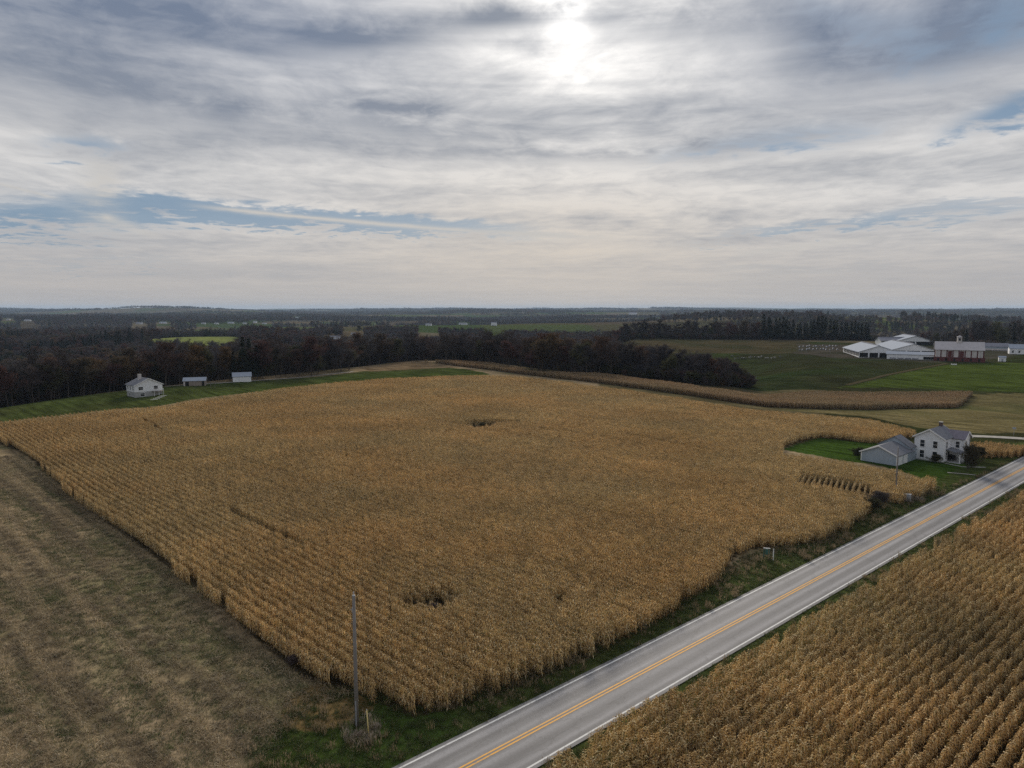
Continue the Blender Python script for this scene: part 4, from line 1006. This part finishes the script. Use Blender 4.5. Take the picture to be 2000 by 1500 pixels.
def shed(name, px, py, azd, L, Wd, h, rise, wallm, roofm, label, cat='shed', over=0.35):
    x, y = hit(px, py); d = along(azd); n_ = np.array([-d[1], d[0]])     # n_ = local +y
    cxy = np.array((x, y)) + (n_ * Wd / 2 if n_ @ np.array((x, y)) > 0 else -n_ * Wd / 2)
    e = empty(name, (cxy[0], cxy[1], terr(x, y) - 0.15), math.pi / 2 - R(azd), label, cat)
    gable_walls(e, -L / 2, L / 2, -Wd / 2, Wd / 2, -0.5, h, rise, wallm); gable_roof(e, -L / 2, L / 2, -Wd / 2, Wd / 2, h, rise, roofm, over=over)
    e['front'] = 'y-' if n_ @ np.array((x, y)) > 0 else 'y+'
    return e
s1 = shed('open_shed', 380, 753.5, 72, 9.6, 5.5, 2.5, 1.3, M_tanwall, M_tin, 'low tan shed with pale metal roof and dark doorways beside the lane')
fr = s1['front']; sg = -2.75 if fr == 'y-' else 2.75
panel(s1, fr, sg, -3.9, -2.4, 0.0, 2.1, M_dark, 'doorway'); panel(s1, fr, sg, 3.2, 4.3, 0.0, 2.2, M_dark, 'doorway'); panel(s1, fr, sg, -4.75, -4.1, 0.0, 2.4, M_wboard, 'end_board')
s2 = shed('white_garage', 473, 746, 68, 8.6, 6.5, 2.9, 1.7, M_wside, M_tin, 'small white garage with pale metal roof at the edge of the wood', 'garage')
fr = s2['front']; sg = -3.25 if fr == 'y-' else 3.25
panel(s2, fr, sg, -1.0, 3.2, 0.0, 2.3, M_trim, 'garage_door'); panel(s2, fr, sg, -3.6, -2.7, 0.0, 2.1, M_trim, 'door')
for q in (0, 1):   # frame of a swing beside the shed
    x, y = hit(412 + q * 8, 757); e = empty('wooden_post_frame', (x, y, terr(x, y)), R(20), 'slim upright timber post frame %s the small white garage' % ('farther left of' if q == 0 else 'nearer to'), 'post')
    b = MB(); b.box(-0.08, 0.08, -0.08, 0.08, -0.3, 2.9); b.build('post', M_wood, e)
    b = MB(); b.box(-0.7, 0.7, -0.05, 0.05, 2.55, 2.68); b.build('cross_arm', M_wood, e)
    b = MB(); b.tube((0.0, 0, 1.9), (0.5, 0, 2.56), 0.03, 0.03, 4); b.build('brace', M_wood, e)
for k in range(5):  # planks lying on the grass
    x, y = hit(301 + k * 4.6, 781 - k * 1.9); e = MB(); w = 0.16
    e.box(-1.3, 1.3, -w, w, 0.0, 0.06); e.box(-1.15, -1.0, -w - 0.03, w + 0.03, -0.06, 0.0); e.box(1.0, 1.15, -w - 0.03, w + 0.03, -0.06, 0.0)
    o = e.build('white_plank', M_trim); o.location = (x, y, terr(x, y) + 0.12); o.rotation_euler = (0, 0, R(25 + 6 * k)); tag(o, 'white plank lying in the row on the grass below the bungalow', 'plank', 'planks on the grass')

# ------------------------------------------------------------------ the dairy farm on the right
def big_barn(name, px, py, azd, L, Wd, h, rise, label, openings=3, roofm=M_tin, wallm=M_wside):
    """gable end faces the camera; (px, py) is the middle of its foot"""
    x, y = hit(px, py); d = along(azd); c_ = np.array((x, y)) + d * L / 2
    e = empty(name, (c_[0], c_[1], terr(x, y) - 0.2), math.pi / 2 - R(azd), label, 'barn')
    gable_walls(e, -L / 2, L / 2, -Wd / 2, Wd / 2, -3, h, rise, wallm); gable_roof(e, -L / 2, L / 2, -Wd / 2, Wd / 2, h, rise, roofm, over=0.8, th=0.2)
    if openings:
        w = Wd / openings
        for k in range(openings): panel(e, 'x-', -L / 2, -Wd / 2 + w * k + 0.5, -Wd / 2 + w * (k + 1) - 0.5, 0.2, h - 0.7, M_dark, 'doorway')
    nb = int(L / 6)
    for k in range(nb):
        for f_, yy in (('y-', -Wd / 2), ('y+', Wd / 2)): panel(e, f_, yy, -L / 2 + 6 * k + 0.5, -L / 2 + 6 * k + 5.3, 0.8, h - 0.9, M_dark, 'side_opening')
    b = MB(); b.box(-L / 2 + 1, L / 2 - 1, -0.5, 0.5, h + rise + 0.1, h + rise + 0.55); b.build('ridge_vent', M_tin2, e)
    return e
big_barn('dairy_barn', 1716, 698, 15, 62, 27, 4.2, 4.6, 'white metal dairy barn, nearest of the barns, dark doorways in its gable', 4)
big_barn('dairy_barn', 1784, 694, 15, 66, 30, 4.3, 4.6, 'white metal dairy barn directly behind the low white-roofed shed', 3)
big_barn('dairy_barn', 1788, 674, 15, 45, 32, 4.3, 4.8, 'pale metal barn farthest back, left of the red barn', 2)
big_barn('dairy_barn', 1715, 672, 100, 36, 18, 4.0, 3.0, 'grey-roofed long barn at the back left of the dairy barns', 0, M_tin2)
lo = shed('low_barn', 1783, 702, 118, 33, 12, 3.6, 1.6, M_wside, M_tin, 'low white shed with bright roof and dark opening left of the red barn', 'barn', 0.6)
fr = lo['front']; sg = -6 if fr == 'y-' else 6; k_ = 1 if fr == 'y-' else -1
for q in range(5): panel(lo, fr, sg, k_ * (9.5) - 3.2 if q == 0 else -15 + q * 4.6 - 4.0, k_ * 9.5 + 3.2 if q == 0 else -15 + q * 4.6, 0.3, 2.2 if q == 0 else 1.1, M_dark if q == 0 else M_tin2, 'doorway' if q == 0 else 'feed_panel', 0.004, 0.05 + 0.01 * q)
# red and white bank barn
rb = shed('red_barn', 1873, 706, 118, 28, 14, 8.3, 5.0, M_wboard, M_barnroof, 'red and white bank barn with pale roof and white cupola', 'barn', 0.7)
fr = rb['front']; sg = -7 if fr == 'y-' else 7
panel(rb, fr, sg, -15.02, 15.02, -0.4, 3.0, M_red, 'lower_wall', 0.003, 0.10)
for k in range(9): panel(rb, fr, sg, -14.8 + k * 3.55, -14.1 + k * 3.55, 3.0, 8.0, M_red, 'red_strip', 0.003, 0.07)
for u in (-5.6, 1.4): panel(rb, fr, sg, u - 1.2, u + 1.2, 3.05, 7.2, M_red, 'door', 0.075, 0.13)
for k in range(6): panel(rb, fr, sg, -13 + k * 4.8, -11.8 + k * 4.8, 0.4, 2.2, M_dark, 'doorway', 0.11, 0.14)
b = MB(); b.box(-1.4, 1.4, -1.4, 1.4, 12.6, 16.6); cu = b.build('cupola', M_wboard, rb)
b = MB(); b.add([(-1.8, -1.8, 16.6), (1.8, -1.8, 16.6), (1.8, 1.8, 16.6), (-1.8, 1.8, 16.6), (0, 0, 17.9)], [(0, 3, 2, 1), (0, 1, 4), (1, 2, 4), (2, 3, 4), (3, 0, 4)]); b.build('cupola_roof', M_barnroof, cu)
panel(cu, fr, -1.4 if fr == 'y-' else 1.4, -0.6, 0.6, 14.2, 15.9, M_dark, 'louvre')
ls = shed('long_shed', 1938, 684, 118, 23, 9, 3.4, 2.6, M_gside, M_tin2, 'long grey-roofed shed right of the red barn', 'shed', 0.6)
fr = ls['front']; sg = -4.5 if fr == 'y-' else 4.5; panel(ls, fr, sg, -10.5, 10.5, 0.2, 1.6, M_wboard, 'lower_board')
rhh = shed('white_farmhouse', 1997, 692, 118, 17, 9, 4.6, 3.0, M_wside, M_tin, 'white farmhouse cut by the right edge near the red barn', 'house', 0.5)
fr = rhh['front']; sg = -4.5 if fr == 'y-' else 4.5
for k in range(4): window(rhh, fr, sg, -6.3 + k * 4.2, 1.2, 1.2, 1.8)
ms = shed('milk_house', 1957.5, 706, 118, 4.2, 3.0, 2.9, 0.8, M_wside, M_tin, 'tiny white shed alone on the green slope right of the red barn', 'shed', 0.2)
fr = ms['front']; panel(ms, fr, -1.5 if fr == 'y-' else 1.5, -0.5, 0.5, 0.1, 2.0, M_greymetal, 'door')
x, y = hit(1863, 713); e = empty('water_trough', (x, y, terr(x, y)), R(-28), 'small white trough on the bright green slope below the red barn', 'trough')
b = MB(); b.box(-1.5, 1.5, -0.6, 0.6, 0.15, 0.85); b.build('tub', M_trim, e); b = MB(); b.box(-1.3, 1.3, -0.45, 0.45, 0.851, 0.87); b.build('water', M_glass, e)
for u in (-1.2, 1.2):
    b = MB(); b.box(u - 0.1, u + 0.1, -0.5, 0.5, -0.2, 0.15); b.build('leg', M_greymetal, e)

# calf hutches in rows left of the barns
M_hutch = mat('hutch_plastic', (0.34, 0.36, 0.41), 0.8, noise=0.15)
def hutch():
    v, f = [], []; n = 7
    for x in (-1.0, 1.0):
        for k in range(n): a = math.pi * k / (n - 1); v.append((x, 0.75 * math.cos(a), 1.45 * math.sin(a) ** 0.7))
    f = [(k, k + 1, n + k + 1, n + k) for k in range(n - 1)] + [tuple(range(n))[::-1], tuple(range(n, 2 * n))]
    me = pydata('shell', v, f); me.materials.append(M_hutch); b = MB(); b.box(-1.03, -1.005, -0.4, 0.4, 0.0, 1.05); return me, pydata('doorway', b.v, b.f)
hm, hd = hutch(); hd.materials.append(M_dark)
for k in range(24):
    px = 1562 + (k % 12) * 6.6 + random.uniform(-1.5, 1.5); x, y = hit(px, 677 + (k // 12) * 6 + random.uniform(-1.5, 1.5))
    e = empty('calf_hutch', (x, y, terr(x, y) - 0.05), R(80 + random.uniform(-25, 25)), 'small white calf hutch in the rows left of the dairy barns', 'hutch', 'calf hutches'); e.scale = (0.85, 0.85, 0.85)
    for nm, me in (('shell', hm), ('doorway', hd)):
        o = bpy.data.objects.new(nm, me); COL.objects.link(o); o.parent = e

# cattle on the dark pasture
def skin_mesh(name, joints, edges, m):
    me = bpy.data.meshes.new(name + '_frame'); me.from_pydata([j[:3] for j in joints], edges, []); o = bpy.data.objects.new(name + '_frame', me); COL.objects.link(o)
    o.modifiers.new('skin', 'SKIN'); 
    for k, j in enumerate(joints): me.skin_vertices[0].data[k].radius = (j[3], j[4] if len(j) > 4 else j[3])
    me.skin_vertices[0].data[0].use_root = True
    sb = o.modifiers.new('sub', 'SUBSURF'); sb.levels = sb.render_levels = 1
    dg = bpy.context.evaluated_depsgraph_get(); r = bpy.data.meshes.new_from_object(o.evaluated_get(dg)); r.name = name
    bpy.data.objects.remove(o); bpy.data.meshes.remove(me); r.materials.clear(); r.materials.append(m)
    r.polygons.foreach_set('use_smooth', [True] * len(r.polygons)); return r
def cow_fn(t, b):
    tcn = t.nodes.new('ShaderNodeTexCoord'); oi = t.nodes.new('ShaderNodeObjectInfo'); x, y, z = nxyz(t, tcn.outputs['Object'])
    n = nnoise(t, nvec(t, x + S(t, oi.outputs['Random']) * 40.0, y, z), 1.3, 2, 0.5); t.links.new(nmix(t, n.step(0.41, 0.46), (0.55, 0.53, 0.50), (0.018, 0.017, 0.017)), b.inputs['Base Color'])
M_cow = mat('holstein_hide', (0.5, 0.5, 0.5), 0.8, fn=cow_fn)
def cow_joints(head):
    J = [(0, 0, 1.05, 0.33, 0.36), (0.55, 0, 1.06, 0.31, 0.38), (-0.6, 0, 1.08, 0.30, 0.34), (-0.95, 0, 1.12, 0.22, 0.24)]
    E = [(0, 1), (0, 2), (2, 3)]
    def add(p, q): J.append(p); E.append((q, len(J) - 1)); return len(J) - 1
    if head == 'up': a = add((0.95, 0, 1.28, 0.16, 0.2), 1); a = add((1.2, 0, 1.45, 0.12), a); add((1.55, 0, 1.28, 0.08), a)
    else: a = add((0.98, 0, 0.95, 0.16, 0.19), 1); a = add((1.3, 0, 0.5, 0.12), a); add((1.5, 0, 0.16, 0.08), a)
    for sy in (-1, 1):
        k = add((0.58, sy * 0.19, 0.66, 0.12), 1); k = add((0.60, sy * 0.19, 0.36, 0.07), k); k = add((0.58, sy * 0.19, 0.02, 0.06), k)
        k = add((-0.72, sy * 0.2, 0.75, 0.14), 2); k = add((-0.90, sy * 0.2, 0.45, 0.075), k); k = add((-0.84, sy * 0.2, 0.02, 0.06), k)
    k = add((-1.12, 0, 0.95, 0.04), 3); add((-1.14, 0, 0.45, 0.03), k)
    return J, E
cows = [skin_mesh('cow', *cow_joints(h_), M_cow) for h_ in ('down', 'up')]
for k in range(17):
    px = 1425 + 100 * (k + random.random()) / 17; x, y = hit(px, 699 + random.uniform(-2.5, 3.5))
    o = link('cow', cows[k % 2]); o.location = (x, y, terr(x, y)); o.rotation_euler = (0, 0, random.uniform(0, 6.28))
    tag(o, ('black and white cow grazing on the dark pasture left of the barns', 'black and white cow standing head up on the dark pasture')[k % 2], 'cow', ('grazing cows', 'standing cows')[k % 2])

# ------------------------------------------------------------------ far farmsteads
words = {58: 'white farm building in front of the far left horizon', 20: 'tiny pale building at the far left edge of the hills', 275: 'low pale farm building above the left wood, left of a bright white shed', 321: 'bright white long shed above the left wood', 400: 'small white house at the left end of the distant hamlet',
         425: 'small white shed, second from the left in the distant hamlet', 453: 'broad white farm building in the middle of the distant hamlet', 480: 'small pale house right of the hamlet middle', 500: 'taller pale barn near the right end of the distant hamlet', 518: 'low white shed at the right end of the distant hamlet',
         582: 'white house high on the far hill near the horizon', 692: 'tiny white building alone in the wood right of the clearing', 655: 'pale low building half hidden in the wood', 838: 'cream building in a far field near the middle', 905: 'pale long barn in the distant tan field', 965: 'tall pale building right end of the distant tan field', 1235: 'white buildings on the hazy far hillside'}
for px, py, dd in FARM:
    x, y = at(px, dd); L = {321: 26, 453: 24, 905: 34, 275: 24, 58: 22, 692: 11, 655: 20, 1235: 60}.get(px, 15); wdt = L * 0.5; z = terr(x, y); h = {500: 7, 965: 8, 1235: 9}.get(px, 4.5)
    nm = 'far_barn' if L > 20 else 'far_house'; e = empty(nm, (x, y, z - 0.3), R(random.uniform(-20, 20)), words[px], 'building')
    gable_walls(e, -L / 2, L / 2, -wdt / 2, wdt / 2, -3, h, wdt * 0.22, M_wside); gable_roof(e, -L / 2, L / 2, -wdt / 2, wdt / 2, h, wdt * 0.22, M_tin if px in (321, 692, 453, 582) else M_tin2, over=0.5)
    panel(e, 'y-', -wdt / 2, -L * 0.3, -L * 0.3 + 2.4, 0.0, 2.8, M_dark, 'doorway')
    for q in range(3): panel(e, 'y-', -wdt / 2, L * (q * 0.14) - 0.5, L * (q * 0.14) + 0.6, 1.6, 2.9, M_glass, 'window')
x, y = at(1208, 7000); z = terr(x, y); e = empty('radio_mast', (x, y, z), 0, 'thin radio mast rising above the hazy horizon', 'mast')
b = MB(); H_ = CAM_H + 7000 * 13 / FPX - z
for k in range(3): a = 2.094 * k; b.tube((1.2 * math.cos(a), 1.2 * math.sin(a), 0), (0.8 * math.cos(a), 0.8 * math.sin(a), H_), 0.25, 0.2, 4)
b.build('mast_legs', M_greymetal, e)
b = MB()
for k in range(int(H_ / 3)): 
    for q in range(3): a, a2 = 2.094 * q, 2.094 * (q + 1); b.tube((1.0 * math.cos(a), 1.0 * math.sin(a), 3 * k), (1.0 * math.cos(a2), 1.0 * math.sin(a2), 3 * k + 3), 0.12, 0.12, 3)
b.build('lattice', M_greymetal, e)

# ------------------------------------------------------------------ roadside things
def utility_pole(px, py, h, label, r0=0.17, r1=0.11, lean=0.0):
    x, y = hit(px, py); e = empty('utility_pole', (x, y, terr(x, y)), R(30), label, 'pole'); e.rotation_euler = (0, lean, R(0))
    b = MB(); b.tube((0, 0, -1), (0, 0, h), r0, r1, 12); b.build('shaft', M_pole, e, True)
    b = MB(); b.tube((0, 0, h), (0, 0, h + 0.06), r1 + 0.01, r1 - 0.03, 10); b.tube((0, 0, h + 0.06), (0, 0, h + 0.34), 0.03, 0.03, 6); b.tube((0, 0, h + 0.2), (0, 0, h + 0.34), 0.07, 0.05, 8); b.build('top_insulator', M_greymetal, e)
    b = MB(); b.box(-r1 - 0.05, -r1 + 0.02, -0.05, 0.05, h - 1.5, h - 1.1); b.tube((-r1 - 0.05, 0, h - 1.3), (-r1 - 0.22, 0, h - 1.25), 0.025, 0.025, 5); b.build('bracket', M_greymetal, e)
    b = MB(); b.box(-0.03, 0.03, -r0 - 0.05, -r0 + 0.01, 0.0, 2.4); b.build('ground_wire_cover', M_greymetal, e)
    return e
M_pole = mat('pole_wood', (0.20, 0.185, 0.17), 0.9, noise=0.35, nscale=2.5, stretch=(8, 8, 0.6), bump=0.3)
utility_pole(697, 1418, 11.9, 'tall weathered wooden utility pole at the near corner of the corn', 0.19, 0.13)
utility_pole(1749, 968, 9.6, 'slim dark wooden pole in front of the farmhouse garage')
utility_pole(1891, 906, 7.0, 'short wooden pole beside the dark bush at the farmhouse lawn', 0.13, 0.09)
x, y = hit(721, 1444); e = empty('guy_wire_guard', (x, y, terr(x, y)), 0, 'thin pale yellow marker rod in the weeds beside the near pole', 'marker')
b = MB(); b.tube((0, 0, -0.2), (-0.16, 0.05, 2.6), 0.045, 0.045, 8); b.build('rod', M_yel, e, True); b = MB(); b.tube((-0.16, 0.05, 2.6), (-0.17, 0.053, 2.68), 0.05, 0.03, 8); b.build('cap', M_greymetal, e); b = MB(); b.tube((0, 0, -0.02), (0, 0, 0.1), 0.08, 0.07, 8); b.build('base_collar', M_greymetal, e)
x, y = hit(1510, 1095); e = empty('marker_post', (x, y, terr(x, y)), 0, 'slim white marker post on the verge beside the green cabinet', 'post')
b = MB(); b.box(-0.06, 0.06, -0.04, 0.04, -0.2, 1.75); b.build('post', M_post, e); b = MB(); b.box(-0.065, 0.065, -0.045, 0.045, 1.55, 1.68); b.build('reflector_band', M_greymetal, e)
x, y = hit(1497, 1090); e = empty('utility_pedestal', (x, y, terr(x, y)), R(-15), 'green telephone pedestal on twin posts against the corn', 'cabinet')
for u in (-0.38, 0.38):
    b = MB(); b.box(u - 0.06, u + 0.06, -0.06, 0.06, -0.2, 1.45); b.build('post', M_green, e)
b = MB(); b.box(-0.18, 0.18, -0.12, 0.12, 0.55, 1.40); bd = b.build('cabinet', M_green, e); b = MB(); b.box(-0.15, 0.15, -0.135, -0.123, 0.6, 1.3); b.build('door', M_green, bd)
b = MB(); b.box(-0.47, 0.47, -0.10, 0.10, 1.452, 1.52); b.build('cap', M_greymetal, e)
x, y = hit(1772, 978); e = empty('utility_box', (x, y, terr(x, y)), R(-35), 'grey metal utility box in the weeds below the farmhouse pole', 'box')
b = MB(); b.box(-0.55, 0.55, -0.45, 0.45, 0.1, 1.25); b.build('body', M_greymetal, e); b = MB(); b.box(-0.62, 0.62, -0.52, 0.52, 1.252, 1.33); b.build('lid', M_greymetal, e); b = MB(); b.box(-0.65, 0.65, -0.55, 0.55, -0.2, 0.098); b.build('plinth', M_conc, e)
x, y = hit(1980, 850); e = empty('road_sign', (x, y, terr(x, y)), R(-20), 'small pale sign on a post beside the side lane', 'sign')
b = MB(); b.box(-0.04, 0.04, -0.03, 0.03, -0.2, 2.4); b.build('post', M_greymetal, e); b = MB(); b.box(-0.45, 0.45, -0.055, -0.032, 1.75, 2.35); b.build('panel', M_greymetal, e)

# shrubs
def shrub(px, py, h, kind, label, wide=1.3, name='shrub', low=0.05):
    x, y = hit(px, py); k = random.randrange(2); tm, cm = SHR[kind][k]; s = h / 6.0
    e = empty(name, (x, y, terr(x, y)), random.uniform(0, 6), label, 'shrub'); e.scale = (s * wide, s * wide, s)
    for nm, me in (('stem', tm), ('foliage', cm)):
        o = bpy.data.objects.new(nm, me); COL.objects.link(o); o.parent = e
M_darkleaf = tree_leaf_mat('dark_shrub', [(0.070, 0.058, 0.036), (0.054, 0.058, 0.030)], 0.1)
M_greyweed = tree_leaf_mat('grey_weeds', [(0.25, 0.21, 0.165), (0.21, 0.17, 0.135)], 0.2)
SHR = {'grey': [tree_meshes(grow(85 + k, 6, 7.5, 9, 1, 0.12, 0.0), M_greyweed) for k in range(2)], 'mix': [tree_meshes(grow(75 + k, 6, 7.5, 20, 6, 0.18, 0.1), M_darkleaf) for k in range(2)], 'dark': [tree_meshes(grow(70 + k, 6, 7.5, 7, 14, 0.22, 0.1), M_darkleaf) for k in range(2)], 'dry': [tree_meshes(grow(80 + k, 6, 7.0, 14, 3, 0.18, 0.05), M_bare) for k in range(2)]}
shrub(1889, 922, 5.0, 'mix', 'round dark shrub tree on the farmhouse lawn near the road', 0.8)
shrub(1908, 899, 2.8, 'dark', 'small dark shrub behind the round shrub tree on the lawn', 1.3)
shrub(1826, 903, 1.7, 'dark', 'low dark shrub against the white farmhouse front', 1.5)
shrub(1850, 899, 1.3, 'dark', 'dark shrub below the farmhouse porch', 1.4)
shrub(1862, 901, 1.3, 'dry', 'brown twiggy shrub at the porch corner of the farmhouse', 1.4)
shrub(1717, 990, 2.6, 'dry', 'dark dead brush at the notch in the corn by the road', 1.6)
shrub(1700, 1000, 2.2, 'dark', 'dark weedy bush in front of the notch in the corn', 1.4)
shrub(1676, 893, 2.0, 'dark', 'dark bush at the back corner of the grey garage', 1.4)
shrub(702, 1443, 0.6, 'grey', 'grey dead weeds round the foot of the near utility pole', 1.3)
shrub(845, 1196, 1.0, 'dry', 'dark dead weeds in the gap in the corn behind the near pole', 1.6)
shrub(938, 838, 1.6, 'dark', 'dark brush in the gap in the middle of the big cornfield', 1.8)
shrub(572, 1300, 1.0, 'dry', 'green weeds at the foot of the corn, left of the near pole', 1.6)

# ------------------------------------------------------------------ the air
hb = MB(); hb.box(-27000, 27000, -27000, 27000, -125, 112)
me = pydata('haze', hb.v, hb.f); mh = bpy.data.materials.new('haze'); mh.use_nodes = True; t = mh.node_tree; t.nodes.clear()
pv = t.nodes.new('ShaderNodeVolumePrincipled'); pv.inputs['Color'].default_value = (0.55, 0.74, 1.0, 1); pv.inputs['Density'].default_value = 0.000040; pv.inputs['Anisotropy'].default_value = 0.0
om = t.nodes.new('ShaderNodeOutputMaterial'); t.links.new(pv.outputs[0], om.inputs['Volume'])
link('haze', me, None, mh, 'stuff')
